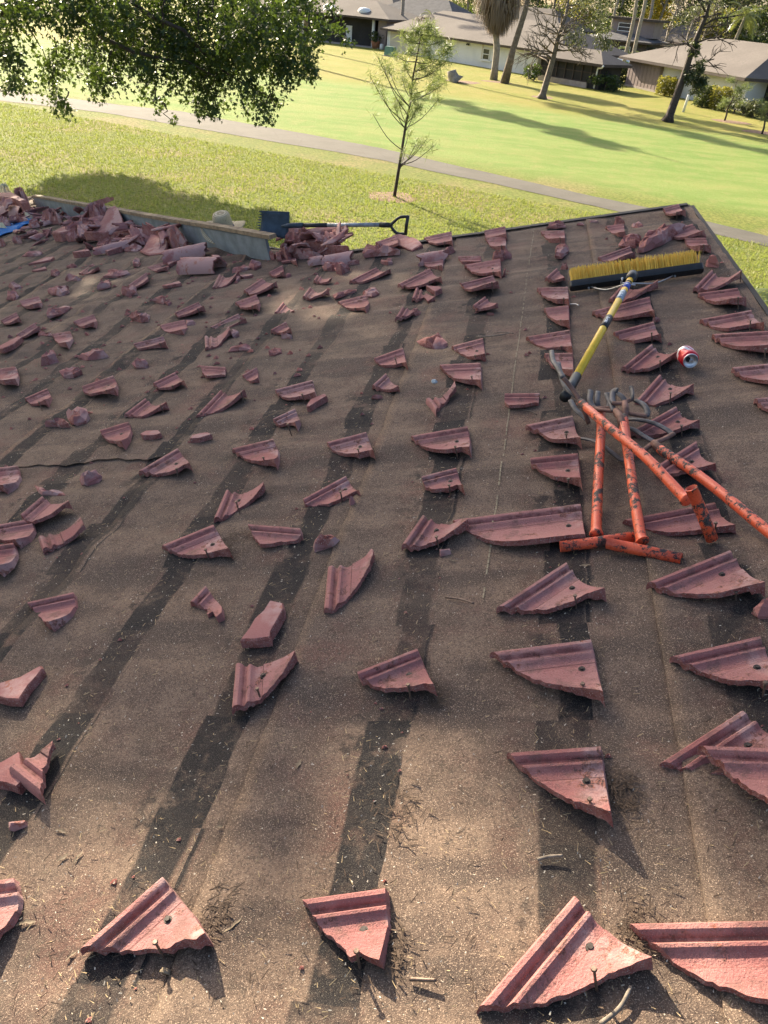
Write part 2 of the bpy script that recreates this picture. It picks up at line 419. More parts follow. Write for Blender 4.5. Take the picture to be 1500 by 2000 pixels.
def tile(A, B, C, br=(), hd=(), nail=None, hole=None, label=None, fine=None, lift=0.0, roll=0.0, cat='roof tile', what=None, deco=True):
    A3, B3, C3 = R(A, .022 + lift), R(B, .022 + lift), R(C, .030 + lift)
    scale_px = abs(B[0] - A[0]) + abs(B[1] - A[1]); near = B[1] > 820
    ux = (B3 - A3); ux.z = 0; ux.normalize()
    uy = Vector((-ux.y, ux.x, 0))
    def loc(p3): q = p3 - B3; return Vector((q.dot(ux), q.dot(uy)))
    a2, b2, c2 = loc(A3), Vector((0, 0)), loc(C3)
    br2 = [loc(R(p, .024 + lift)) for p in br]; hd2 = [loc(R(p, .03 + lift)) for p in hd]
    seed = int(A[0] * 7 + A[1] * 13)
    jag = .0024 if near else .004
    if not near and len(br2) < 2:             # far pieces: bulge the broken edge a little
        m = (c2 + a2) / 2 if not br2 else None
        if m is not None: br2 = [c2 * .66 + a2 * .34 + Vector((0, -.012)), c2 * .33 + a2 * .67 + Vector((0, -.010))]
    rim = densify([a2, b2], 0, seed, .05)[:-1]
    head = densify([b2] + hd2 + [c2], .0006, seed + 1, .02)[:-1]
    brk = densify([c2] + br2 + [a2], jag, seed + 2, .0075 if near else .02)[:-1]
    ring = rim + head + brk
    for p in ring: p.y = min(p.y, 0.0)
    nA, nH = len(rim), len(head)
    bm = bmesh.new()
    vs2 = [bm.verts.new((p.x, p.y, 0)) for p in ring]
    bm.faces.new(vs2)
    tmax = -min(p.y for p in ring); xmin = min(p.x for p in ring)
    TS = max(1.0, tmax / .165)               # far pieces: the section is stretched to the outline
    cuts = [('y', -c * TS) for c in CUTS if c * TS < tmax - .001]
    if near: cuts += [('x', -.03 * i) for i in range(1, 12) if .03 * i < -xmin]
    for ax, c in cuts:
        bmesh.ops.bisect_plane(bm, geom=bm.verts[:] + bm.edges[:] + bm.faces[:], dist=1e-5, plane_co=(c, c, 0) if False else ((0, c, 0) if ax == 'y' else (c, 0, 0)), plane_no=(0, 1, 0) if ax == 'y' else (1, 0, 0))
    bmesh.ops.triangulate(bm, faces=bm.faces[:])
    # which outline does a boundary edge belong to?
    def on_seg(p, pts):
        for s, e in zip(pts, pts[1:]):
            d = e - s; L = d.length_squared
            if L < 1e-12: continue
            t_ = max(0, min(1, (p - s).dot(d) / L))
            if (s + d * t_ - p).length < 8e-4: return True
        return False
    headl = head + [c2]; riml = rim + [b2]
    top = bm.faces[:]; tv = bm.verts[:]
    ra = random.Random(seed)
    ph = ra.uniform(0, 9); tx, ty = ra.uniform(-.03, .03), ra.uniform(-.03, .05)
    hsc = 1.0
    def ztop(x, y):
        return prof(-y / TS) * hsc + .004 + lift + max(0, roll * -y) + .0007 * noise.noise(Vector((x * 60 + ph, y * 60, 0)))
    bot = {}
    for v in tv:
        x, y = v.co.x, v.co.y; z = ztop(x, y); v.co.z = z
        p = Vector((x, y)); hb = max(.001, z - .0135 - .016 * max(0, min(1, (-y / TS - .11) / .04)) * (1 if x > -.07 else .3)) + (0 if -y > .05 else -.004)
        out = Vector((0, 0))
        if deco and on_seg(p, headl):
            hb = .001 + lift * .5; out = Vector((.004, 0))
        bot[v] = (x + out.x, y, hb)
    be = [e for e in bm.edges if len(e.link_faces) == 1]
    nb = {v: bm.verts.new(co) for v, co in bot.items()}
    for f in top:
        bm.faces.new([nb[v] for v in reversed(f.verts)])
    for e in be:
        v1, v2 = e.verts; mid = Vector(((v1.co.x + v2.co.x) / 2, (v1.co.y + v2.co.y) / 2))
        try: f = bm.faces.new((v1, v2, nb[v2], nb[v1]))
        except ValueError: continue
        f.material_index = 0 if on_seg(mid, riml) or on_seg(mid, headl) else 1
    for f in bm.faces: f.smooth = True
    R3 = Matrix(((ux.x, uy.x, 0, B3.x), (ux.y, uy.y, 0, B3.y), (0, 0, 1, rough_h(B3.x, B3.y)), (0, 0, 0, 1)))
    o = bm_obj('broken_tile', bm, [MAT['tile'], MAT['break']], None, RF @ R3, False, 40)
    inv = R3.inverted()
    if nail is None: nail = 1 if (near or scale_px > 45) and deco else 0
    if nail:
        if nail == 1:
            q = c2 + Vector((-.034, 0)); e2 = br2[0] if br2 else a2
            if br2:
                e3 = [c2] + br2 + [a2]
                for s, e in zip(e3, e3[1:]):
                    if min(s.x, e.x) <= q.x <= max(s.x, e.x) and abs(s.x - e.x) > 1e-6:
                        q.y = s.y + (e.y - s.y) * (q.x - s.x) / (e.x - s.x); break
            q.y -= .003
            p1 = Vector((q.x, q.y, prof(-q.y / TS) + .006 + lift)); p0 = Vector((q.x + ra.uniform(-.006, .006), q.y + ra.uniform(-.004, .003), -.002))
        else:
            h1 = R(nail, .040 + lift); p1 = inv @ h1; p0 = Vector((p1.x + ra.uniform(-.004, .004), p1.y + ra.uniform(-.003, .003), -.002))
        nail_mesh(o, p0, p1)
    if hole is None and near and deco: hole = 1
    if hole:
        if hole == 1: hx, hy = -.040, -.108
        else:
            h1 = inv @ R(hole, .028 + lift); hx, hy = h1.x, h1.y
        if -hy < tmax - .012 and hx > xmin * .8:
            mb = MB(); zt = prof(-hy / TS) + .004 + lift
            mb.tube([(hx, hy, zt - .012), (hx, hy, zt + .0035)], .0028, 6); mb.tube([(hx, hy, zt + .003), (hx, hy, zt + .0045)], [.0052, .0045], 8)
            mb.tube([(hx, hy, zt - .004), (hx, hy, zt + .0009)], [.0085, .0078], 10)
            mb.build('screw', MAT['dark_nail'], o)
    tag(o, label, cat, 'broken roof tiles left on the stripped roof')
    TILES.append([B3.x, B3.y, o, label, what, (ux.dot(Vector((1, 0, 0))), -xmin, tmax)])
    return o
def chunk(pts, hgt=.035, name='tile_chunk', label=None, cat='tile fragment', group='loose bits of broken tile', mats=None, flat=False, smooth=False, seed=None, what=None, warp=.0):
    """a lump or slab: the outline's far points are seen at its top, the near ones at its foot"""
    y0 = min(p[1] for p in pts); y1 = max(p[1] for p in pts)
    top = [R(p, hgt * (1 - .75 * (p[1] - y0) / max(1, y1 - y0))) for p in pts]
    c = Vector((sum(p.x for p in top) / len(top), sum(p.y for p in top) / len(top), 0))
    seed = seed if seed is not None else int(pts[0][0] * 3 + pts[0][1]); r_ = random.Random(seed)
    ring = densify([Vector((p.x - c.x, p.y - c.y)) for p in top] + [Vector((top[0].x - c.x, top[0].y - c.y))], .003 if flat else .005, seed, .03 if flat else .035)[:-1]
    bm = bmesh.new(); n = len(ring); rings = []
    ph = r_.uniform(0, 50)
    levels = ((1.0, .0), (1.0, .86), (.93, 1.0), (.55, 1.02)) if flat else ((1.0, 0), (1.0, .45), (.72, .9), (.25, .95))
    for s, z in levels:
        row = []
        for p in ring:
            q = Vector((p.x * s, p.y * s, z * hgt))
            if flat: q.z = max(.003, q.z + max(-hgt * .6, min(hgt * .8, warp * p.y * s + warp * .6 * p.x * s)))
            elif z > 0:
                nz = noise.noise_vector(Vector((q.x * 26 + ph, q.y * 26, q.z * 26))); q += nz * min(.02, hgt * .5)
                q.z = max(.004, q.z * (.65 + .5 * r_.random()) + hgt * .25 * noise.noise(Vector((q.x * 9 + ph, q.y * 9, 1))))
            row.append(bm.verts.new(q))
        rings.append(row)
    for a, b in zip(rings, rings[1:]):
        for i in range(n):
            f = bm.faces.new((a[i], a[(i + 1) % n], b[(i + 1) % n], b[i]))
            f.material_index = (0 if a is rings[-2] or b is rings[-1] else 1) if flat else 0
    f = bm.faces.new(rings[-1]); f.material_index = 0
    bm.faces.new(list(reversed(rings[0])))
    if not flat:
        bmesh.ops.triangulate(bm, faces=bm.faces[:])
        for f in bm.faces: f.material_index = 0 if noise.noise(f.calc_center_median() * 14 + Vector((ph, 0, 0))) > -.05 else 1
    mats = mats or [MAT['plain'], MAT['break']]
    if smooth:
        for f in bm.faces: f.smooth = True
    o = bm_obj(name, bm, mats, None, roof_mat(c.x, c.y, rough_h(c.x, c.y) - .002), False, 50 if smooth else None)
    tag(o, label, cat, group)
    TILES.append([c.x, c.y, o, label, what or ('flat' if flat else 'lump'), (1, .08, .05)])
    return o
def barrel(p, q, rad, label, span=math.pi, tilt=0.0, h=.0, thick=.014, mats=None, cat='roof tile', name='barrel_tile', taper=1.0, ragged=.02):
    """half pipe tile lying open side down from pixel p to pixel q (its crown line)"""
    P, Q = R(p, rad + h), R(q, rad + h); P.z = Q.z = h
    ax = (Q - P); L = ax.length; ax.normalize(); sd = Vector((-ax.y, ax.x, 0)); n = 12; m = 7
    bm = bmesh.new(); r_ = random.Random(int(p[0]))
    sh = [r_.uniform(-ragged, ragged) for _ in range(n + 1)]
    def pt(i, a, rr, rt):
        x = L * i / m + (sh[int(a)] if i in (0, m) else 0); ang = math.pi / 2 + (a / n - .5) * span
        r2 = rr * (1 + (taper - 1) * i / m) + noise.noise(Vector((i * .7, a * .5, p[0]))) * .003
        return Vector((x, math.cos(ang) * r2, math.sin(ang) * r2 - math.sin(math.pi / 2 - span / 2) * rr + .002))
    o_ = [[bm.verts.new(pt(i, a, rad, 0)) for a in range(n + 1)] for i in range(m + 1)]
    i_ = [[bm.verts.new(pt(i, a, rad - thick, 0)) for a in range(n + 1)] for i in range(m + 1)]
    for i in range(m):
        for a in range(n):
            bm.faces.new((o_[i][a], o_[i + 1][a], o_[i + 1][a + 1], o_[i][a + 1])).smooth = True
            bm.faces.new((i_[i][a], i_[i][a + 1], i_[i + 1][a + 1], i_[i + 1][a])).smooth = True
        for a in (0, n): bm.faces.new((o_[i][a], i_[i][a], i_[i + 1][a], o_[i + 1][a])).material_index = 1
    for i in (0, m):
        for a in range(n): bm.faces.new((o_[i][a], o_[i][a + 1], i_[i][a + 1], i_[i][a])).material_index = 1
    mw = RF @ Matrix(((ax.x, sd.x, 0, P.x), (ax.y, sd.y, 0, P.y), (0, 0, 1, h + rough_h(P.x, P.y)), (0, 0, 0, 1))) @ Matrix.Rotation(tilt, 4, 'Y')
    o = bm_obj(name, bm, mats or [MAT['plain'], MAT['break']], None, mw, False, 45)
    return tag(o, label, cat, 'broken roof tiles left on the stripped roof')

T = tile
# --- nearest row
T((150,1849),(313,1707),(405,1832),[(390,1847),(353,1838),(333,1850),(300,1849),(230,1847),(187,1845)],[(327,1723),(343,1743),(373,1777)],(303,1840),(323,1787),label='pinkish-red tile shard in sunlight, lower left, tilted with one nail standing at its broken edge')
T((-90,1725),(25,1710),(10,1792),[(-20,1840),(-70,1830)],[(30,1740),(26,1765)],0,0,label='red tile shard cut off by the left picture edge, beside dry leaves')
T((586,1746),(750,1723),(738,1868),[(720,1862),(700,1852),(682,1862),(660,1834),(633,1812)],[(752,1790)],(696,1857),(705,1800),label='squarish pale-faced tile shard at bottom centre with a loose screw on its right')
T((926,1956),(1117,1735),(1273,1868),[(1233,1878),(1207,1884),(1153,1907),(1100,1930),(1043,1941)],[(1160,1775),(1213,1822)],(1160,1892),(1152,1830),label='largest triangular tile shard in front, sunlit, above a bent twig')
T((1228,1785),(1640,1775),(1640,1985),[(1500,1941),(1447,1923),(1393,1901),(1343,1878),(1307,1848),(1277,1828)],(),0,0,label='long whole-looking tile piece running out of the lower right corner')
# --- second row
T((988,1466),(1172,1453),(1193,1597),[(1167,1590),(1150,1576),(1123,1567),(1083,1543),(1050,1520),(1017,1490)],[(1183,1525)],(1152,1560),(1145,1518),label='squarish tile shard left of the black felt seam, moss heaped against its right side')
T((1287,1478),(1445,1377),(1548,1440),[(1500,1482),(1417,1497),(1367,1494),(1320,1484)],[(1500,1410)],0,(1463,1436),label='tilted tile shard lying underneath another one at the right edge')
T((1362,1452),(1610,1462),(1612,1605),[(1550,1585),(1500,1560),(1467,1537),(1433,1510),(1413,1490),(1390,1470)],(),0,0,label='tile shard resting on top of another one at the right edge',lift=.022)
T((77,1550),(12,1498),(97,1437),[(80,1490)],[(50,1470)],0,0,label='triangular ridged shard leaning on a second one at the left edge',lift=.02)
chunk([(-20,1500),(33,1462),(42,1500),(46,1536),(38,1545),(-10,1530)],.03,flat=True,label='orange-red slab lying under a ridged triangular shard at the left edge',cat='roof tile',name='broken_tile')
chunk([(12,1598),(42,1591),(46,1602),(25,1615)],.02,label='small red chip below the leaning pair at the left edge')
# --- third row
T((955,1273),(1153,1248),(1178,1366),[(1163,1363),(1140,1352),(1110,1347),(1067,1333),(1033,1320),(1013,1307)],[(1167,1310)],(1138,1335),(1136,1302))
T((1307,1283),(1482,1243),(1530,1332),[(1500,1340),(1467,1335),(1427,1330),(1393,1317),(1353,1300)],[(1503,1280)],(1495,1333),(1479,1300))
T((697,1307),(813,1262),(848,1342),[(828,1336),(808,1338),(750,1338),(717,1324),(700,1317)],[(830,1300)],(797,1337),(797,1306))
T((450,1383),(458,1297),(578,1279),[(580,1285),(550,1317),(520,1347),(505,1360)],[(500,1293),(540,1284)],(502,1345),(512,1313))
# --- fourth row
T((50,1173),(142,1153),(98,1222),[(88,1217),(73,1197),(60,1182)],[(143,1170),(133,1190),(115,1208)],0,0,label='tile shard with a mossy hollow and thick curved end, far left, foreground of its course')
T((368,1170),(398,1138),(420,1200),[(412,1187),(403,1193),(400,1180),(390,1175)],[(413,1155),(430,1177),(432,1195)],0,0,label='small curved end shard like a bracket, left of centre')
chunk([(472,1261),(500,1213),(517,1193),(528,1170),(552,1177),(553,1190),(533,1243),(531,1256),(500,1261)],.034,flat=True,warp=.03,label='upside-down tile piece with smooth red underside, standing tall on its edge',cat='roof tile',name='broken_tile')
T((630,1187),(638,1107),(725,1070),[(731,1082),(720,1107),(697,1140),(670,1167),(647,1187)],[(677,1097),(713,1081)],0,0,label='curved tile shard turned sideways with upright ribs, near the picture centre')
T((968,1184),(1103,1096),(1182,1160),[(1168,1166),(1147,1163),(1120,1176),(1070,1186),(1023,1186)],[(1133,1127)],(1123,1163),(1117,1142))
T((1262,1146),(1422,1083),(1492,1160),[(1460,1165),(1400,1170),(1340,1165),(1300,1157)],[(1450,1112)],(1437,1155),(1410,1122))
chunk([(1470,1187),(1500,1170),(1515,1180),(1510,1207),(1480,1206)],.035,label='crumbly red lump at the right picture edge, halfway up')
chunk([(0,1343),(43,1327),(83,1300),(87,1307),(60,1347),(43,1382),(0,1373),(-35,1350)],.028,flat=True,label='smooth upside-down tile piece at the left edge with a worn pale rim',cat='roof tile',name='broken_tile')
# --- row under the tools
T((882,1010),(1133,978),(1143,1050),[(1083,1055),(1023,1060),(983,1057),(950,1047),(917,1030),(897,1020)],(),0,(1110,1017),label='longest tile piece, nearly whole, lying left of the orange handles')
T((783,1065),(823,1008),(915,1027),[(897,1037),(873,1047),(850,1057),(803,1066)],[(850,1015),(878,1022),(905,1018)],(852,1048),(852,1032))
chunk([(857,1074),(876,1061),(879,1070),(862,1080)],.02,label='small red chip beside the long tile piece left of the orange handles')
T((485,1025),(587,1033),(588,1043),[(580,1051),(517,1063),(508,1062),(492,1042)],(),0,0,label='loose flat shard with its ribs level, lying between two courses left of centre')
chunk([(630,1050),(645,1032),(660,1047),(657,1058),(640,1064),(613,1077),(611,1070)],.035,label='stubby tile remnant with a cubic head and one nail, left of the picture centre')
T((313,1063),(415,1022),(450,1080),[(430,1077),(400,1081),(360,1079),(333,1071)],[(427,1040),(437,1057)],(401,1073),(413,1057))
T((413,1005),(437,950),(513,937),[(514,948),(490,967),(460,984),(433,1000)],[(453,950),(475,949)],(461,980),(463,963))
T((268,918),(345,873),(372,910),[(360,908),(347,917),(307,920)],[(363,893)],None,(342,900))
chunk([(152,930),(160,918),(183,910),(192,917),(188,932),(170,942),(157,938)],.045,what='block-like')
T((-60,918),(32,906),(8,953),[(-20,952),(-50,932)],[(35,925),(28,940)],0,0)
T((41,1008),(82,973),(140,992),[(127,993),(107,1007),(67,1018),(50,1017)],[(100,982),(123,985),(136,983)],0,0)
chunk([(67,947),(83,962),(128,964),(129,971),(83,971),(72,962)],.016,what='angled sliver-like')
T((-50,1030),(60,1010),(33,1060),[(10,1055),(0,1050),(-30,1045)],[(62,1027),(53,1046)],0,0)
T((-40,1072),(28,1062),(0,1117),[(-20,1113),(-40,1105)],[(30,1080),(20,1100)],0,0)
T((82,1075),(73,1050),(160,1016),[(167,1033),(125,1055)],[(118,1034)],0,0,deco=False,what='narrow strip-like')
# --- further rows
T((1036,897),(1128,888),(1135,949),[(1125,945),(1110,939),(1083,933),(1057,918),(1038,906)],(),(1110,935),(1109,918))
T((823,928),(890,911),(905,955),[(893,945),(877,952),(843,951),(827,941)],[(897,932)],(877,947),(879,933))
T((590,967),(673,923),(702,960),[(693,955),(667,968),(640,976),(593,977)],[(687,941)],(665,960),(672,945))
chunk([(681,973),(692,970),(690,987),(681,987)],.03,what='block-like')
T((801,847),(912,828),(917,879),[(902,872),(875,877),(850,873),(830,866),(817,858)],[(916,850)],(889,872),(891,854))
T((637,861),(714,841),(730,886),[(720,882),(700,886),(670,881),(647,872)],[(722,862)],(699,877),(702,866))
T((451,874),(532,855),(537,905),[(527,902),(510,901),(483,893),(463,881)],[(541,872),(541,890)],(514,893),0)
T((195,841),(251,824),(240,870),[(230,868),(225,863),(212,859),(200,849)],[(254,838),(249,855)],0,(236,845))
T((240,805),(281,774),(326,787),[(322,794),(305,798),(275,807)],[(300,785),(318,784)],1,0)
chunk([(275,850),(285,840),(310,838),(315,848),(308,855),(280,857)],.025,flat=True,what='flat')
chunk([(372,863),(375,852),(407,842),(414,850),(390,862)],.025,flat=True,what='flat')
chunk([(86,828),(90,817),(110,813),(130,821),(135,830),(120,828),(108,822),(97,824)],.04,what='arched')
chunk([(125,802),(165,790),(168,800),(165,817),(150,825),(139,821),(135,810)],.05,what='crumbly')
T((381,811),(429,761),(479,765),[(475,772),(457,783),(437,793),(400,806)],[(447,767),(466,764)],1,0)
T((536,759),(609,740),(616,772),[(605,772),(575,775),(555,772),(542,764)],(),(590,770),0)
chunk([(599,798),(607,780),(632,765),(637,770),(620,786),(604,800)],.03,flat=True,what='curved sliver-like')
T((532,816),(575,796),(577,830),[(567,821),(545,823)],[(584,815)],1,0)
T((729,695),(786,675),(794,711),[(785,706),(772,708),(750,707),(737,703)],[(790,692)],(772,700),0)
chunk([(811,656),(820,649),(855,646),(861,644),(872,660),(866,671),(850,675),(835,671),(817,665)],.04,what='bowl-shaped bright red',smooth=True)
T((880,670),(942,654),(947,693),[(927,695),(912,690),(895,678)],(),1,(930,676))
T((858,710),(938,706),(939,749),[(930,744),(910,741),(890,737),(875,726)],(),(921,735),0)
T((725,749),(752,725),(778,753),[(765,756),(745,752)],[(765,740)],0,0)
chunk([(724,772),(735,765),(745,766),(737,775)],.02,what='small')
chunk([(842,742),(848,738),(855,741),(850,746),(843,745)],.012,label='pale bluish shell-like scrap lying on the open felt near the centre',cat='scrap',mats=[simple('pale_scrap',(.5,.55,.56),.5)],name='scrap',group=None)
T((850,801),(830,776),(888,745),[(889,755),(866,780)],[(843,771),(861,766)],0,0,deco=False,what='horn-shaped')
T((985,766),(1054,765),(1051,776),[(1022,785),(992,787),(985,776)],(),0,0,deco=False,what='flat level')
T((1025,826),(1117,807),(1134,861),[(1126,858),(1106,859),(1078,852),(1058,839)],[(1125,835)],(1106,848),(1106,836))
# --- the course with the can and under the tools
T((1197,642),(1276,621),(1291,654),[(1285,655),(1267,657),(1239,659),(1211,651)],(),(1273,650),0)
T((1213,713),(1270,668),(1326,687),[(1313,696),(1290,707),(1267,713),(1232,714)],[(1290,680),(1309,687)],(1289,704),(1285,689),label='sharply tilted tile shard whose tip touches the crushed red can')
T((1239,776),(1286,724),(1355,752),[(1337,761),(1309,771),(1281,779)],[(1304,734),(1332,747)],(1310,767),(1309,748))
T((1227,843),(1318,792),(1366,822),[(1348,831),(1323,839),(1290,844)],[(1334,806),(1351,817)],(1331,831),(1324,818))
T((1276,918),(1358,867),(1398,915),[(1385,918),(1359,919),(1308,926)],[(1372,894)],0,(1351,900))
T((1215,1010),(1394,976),(1436,1022),[(1420,1026),(1372,1031),(1308,1033),(1263,1023)],[(1415,1000)],(1398,1021),0,label='long tile shard lying beneath the bent orange handle at the right')
# --- course beside the ridge
T((1366,617),(1466,599),(1492,631),[(1477,629),(1453,631),(1425,635),(1402,631),(1383,623)],(),(1466,626),0)
T((1390,650),(1514,643),(1516,680),[(1500,681),(1465,680),(1435,673),(1411,662)],(),(1495,682),0)
T((1429,713),(1523,703),(1525,746),[(1500,741),(1472,733),(1451,727)],(),0,0)
T((1472,778),(1523,775),(1525,800),[(1500,792),(1487,788)],(),0,0)
T((1363,568),(1440,558),(1457,583),[(1446,588),(1424,590),(1400,586),(1380,577)],(),1,0)
T((1353,561),(1388,525),(1449,532),[(1444,542),(1420,551),(1392,559),(1370,561)],[(1402,533),(1425,538)],1,0)
chunk([(1378,505),(1390,497),(1404,508),(1404,517),(1380,512)],.045,what='half-hidden')
T((1338,463),(1378,462),(1388,483),[(1368,486),(1352,481),(1342,472)],(),1,0)
T((1304,453),(1351,437),(1376,454),[(1372,459),(1344,463),(1322,461)],(),0,0)
chunk([(1356,460),(1366,453),(1376,451),(1379,459),(1368,463)],.03,what='pointed')
T((1295,405),(1325,397),(1339,414),[(1320,417),(1302,413)],(),1,0,label='topmost tile shard at the far corner where ridge and gable edge meet')
# --- courses left of the can, far part
T((1188,583),(1212,557),(1285,552),[(1284,558),(1240,576),(1215,584)],[(1245,560)],0,0,label='tilted tile shard right behind the yellow handle, below the broom head')
T((1156,605),(1268,577),(1278,612),[(1268,610),(1240,616),(1210,617),(1176,612)],(),0,0,label='long tile shard crossed over by the yellow broom handle')
chunk([(1274,618),(1284,611),(1290,615),(1280,622)],.02,what='small')
T((1048,562),(1109,560),(1111,591),[(1100,588),(1088,588),(1072,581),(1060,573)],(),1,0)
T((1062,599),(1110,593),(1111,630),[(1096,628),(1086,623),(1072,611)],(),1,0)
T((1026,652),(1112,638),(1117,679),[(1100,674),(1068,673),(1048,665)],(),1,0)
T((1062,688),(1118,687),(1119,729),[(1100,721),(1080,711)],(),0,0,label='tile shard with level ribs just behind the dark fork tines')
T((1064,546),(1087,527),(1103,543),[(1092,547),(1080,548)],(),0,0)
chunk([(1094,524),(1100,517),(1110,520),(1106,527)],.03,what='small')
chunk([(1083,484),(1108,474),(1110,487),(1097,503),(1083,502),(1090,492)],.04,what='crumbled')
T((1056,446),(1102,445),(1103,466),[(1090,467),(1074,465),(1064,455)],(),1,0)
chunk([(1066,444),(1080,435),(1103,428),(1104,439),(1088,444)],.035,what='pointed')
chunk([(1126,438),(1129,433),(1140,433),(1142,437)],.015,what='small')
chunk([(1147,433),(1166,427),(1168,431),(1152,434)],.016,what='narrow sliver-like')
T((1182,435),(1218,430),(1221,452),[(1208,454),(1196,449)],(),0,0)
chunk([(1198,425),(1215,411),(1219,428),(1204,430)],.06,what='upright horn-shaped')
T((1167,500),(1230,478),(1240,495),[(1220,505),(1196,506),(1176,503)],(),0,0,label='rust-stained tile shard just behind the yellow bristles')
chunk([(1233,434),(1250,426),(1256,436),(1246,442),(1236,440)],.02,what='dark')
chunk([(1208,473),(1222,450),(1250,446),(1248,466),(1240,478),(1212,479)],.05,label='crumbling heap of red mortar at the left end of the long mortar ridge',cat='mortar lump')
chunk([(1244,485),(1254,467),(1260,452),(1288,440),(1320,426),(1338,422),(1339,434),(1304,457),(1280,473),(1256,485)],.07,label='long gnarled red ridge-mortar piece near the far corner of the roof',cat='mortar lump',name='ridge_mortar')
T((946,447),(986,439),(989,459),[(976,459),(948,459)],(),0,0)
T((947,460),(987,458),(987,482),[(972,481),(958,475)],(),1,0)
T((827,462),(881,450),(883,474),[(872,473),(854,474),(838,469)],(),1,0)
barrel((818,496),(869,488),.062,'half-round tile cap lying across a shard near the gable edge')
T((824,508),(865,504),(864,523),[(854,521),(836,519)],(),1,0)
chunk([(870,485),(886,476),(888,481),(876,495),(870,497)],.05,what='grey curved')
T((895,501),(939,500),(938,506),[(920,512),(904,512)],(),0,0)
chunk([(960,504),(980,488),(988,488),(984,500),(982,508),(966,509)],.06,what='crumbled')
chunk([(982,492),(990,488),(997,493),(996,503),(984,504)],.055,what='rounded',smooth=True)
T((907,520),(977,508),(978,540),[(968,537),(940,537),(922,531)],(),1,(962,525))
chunk([(979,531),(985,527),(987,536),(980,541)],.04,what='stubby')
T((900,558),(963,542),(974,560),[(966,563),(950,569),(922,570),(908,565)],(),1,0)
T((923,598),(946,581),(972,594),[(968,600),(950,601),(930,602)],[(958,588)],0,0)
chunk([(950,612),(956,606),(964,607),(958,612)],.02,what='small')
T((776,557),(839,526),(863,549),[(850,549),(830,557),(800,560)],[(850,537)],1,0)
T((803,580),(812,556),(849,578),[(836,584),(826,574),(816,580)],[(830,565)],0,0)
chunk([(832,560),(858,563),(864,569),(852,580),(842,572)],.03,flat=True,what='flat')
T((771,624),(784,603),(815,600),[(810,610),(790,619)],[(800,603)],0,0)
chunk([(803,612),(812,603),(820,602),(822,606),(812,616)],.03,what='crumbled')
chunk([(707,480),(718,475),(778,477),(779,490),(745,493),(712,501)],.06,what='thick slab-like')
T((733,474),(775,460),(779,481),[(770,482),(745,479)],(),0,0,lift=.03,deco=False)
chunk([(766,461),(776,457),(816,468),(825,478),(804,489),(780,480)],.035,flat=True,label='smooth pinkish slab on the gable edge under the shovel grip',cat='roof tile',name='broken_tile',warp=.1)
chunk([(742,505),(764,496),(765,510),(756,513),(745,509)],.03,what='pale')
T((681,547),(733,521),(762,524),[(757,534),(736,539),(710,546)],[(746,526)],1,0)
T((658,585),(714,571),(713,602),[(702,599),(680,596),(668,590)],[(719,582)],1,0)
chunk([(649,575),(694,559),(696,563),(655,582)],.022,what='stick-like')
chunk([(706,566),(722,558),(734,557),(739,566),(726,576),(712,574)],.03,what='dark')
T((590,578),(604,559),(642,568),[(638,574),(620,575),(604,579)],[(620,568)],0,0)
T((611,546),(618,535),(647,540),[(640,548),(624,548)],[(632,540)],1,0,deco=False)
T((534,606),(551,585),(574,603),[(566,605)],[(562,594)],0,0)
T((527,642),(558,626),(568,644),[(548,645)],(),0,0)
chunk([(547,647),(568,646),(567,653),(550,654)],.025,what='small')
T((475,567),(510,544),(541,556),[(530,565),(490,573)],[(525,550)],1,0)
T((413,559),(426,534),(467,532),[(458,541),(442,553)],[(444,537),(458,536)],0,0)
chunk([(466,535),(488,530),(493,533),(474,541)],.025,flat=True,what='smooth')
T((458,589),(500,574),(503,599),[(484,599),(468,595)],[(506,585)],1,0)
T((340,609),(387,588),(399,601),[(374,609),(346,613)],(),1,0)
T((310,630),(358,619),(355,644),[(330,643),(316,637)],[(363,630)],0,0)
chunk([(361,620),(378,618),(379,624),(363,631)],.03,what='grey')
T((408,633),(463,607),(480,622),[(450,631),(420,635)],(),1,0)
T((398,675),(397,652),(446,636),[(449,644),(424,667)],[(418,650)],0,0)
chunk([(446,640),(455,634),(464,643),(456,651)],.04,what='lumpy')
T((260,669),(318,655),(324,671),[(300,673),(268,677)],(),1,0)
chunk([(444,682),(450,673),(470,666),(485,666),(488,674),(465,678)],.03,what='thin')
chunk([(522,681),(547,669),(548,680),(535,690),(525,691)],.03,what='pale')
T((391,711),(440,714),(437,722),[(402,731),(393,722)],(),0,0,deco=False)
T((472,731),(501,715),(503,736),[(492,742),(483,738)],(),0,0)
T((297,745),(340,724),(361,747),[(352,743),(337,752),(307,751)],[(352,735)],1,0)
T((159,753),(220,732),(225,763),[(212,767),(197,763),(175,766),(162,761)],[(226,745)],1,(210,748))
T((45,772),(89,753),(88,781),[(72,782),(57,780)],[(95,764)],1,0)
chunk([(119,728),(122,715),(152,708),(156,717),(142,731),(125,733)],.05,what='stubby')
T((-20,723),(31,717),(32,746),[(12,752),(0,746),(-15,737)],[(34,730)],0,0)
chunk([(257,703),(265,695),(277,690),(285,700),(282,711),(265,711)],.05,what='grey stubby')
chunk([(152,693),(157,680),(185,676),(200,684),(210,688),(190,696),(172,699)],.045,what='arched')
chunk([(77,711),(85,695),(97,672),(109,692),(95,702)],.07,what='upright spike-shaped')
T((100,650),(136,645),(130,673),[(117,671),(107,661)],[(139,656)],0,0)
T((30,653),(67,630),(78,640),[(60,652),(42,655)],(),0,0)
chunk([(70,640),(75,647),(100,649),(101,654),(74,655)],.03,what='stick-like')
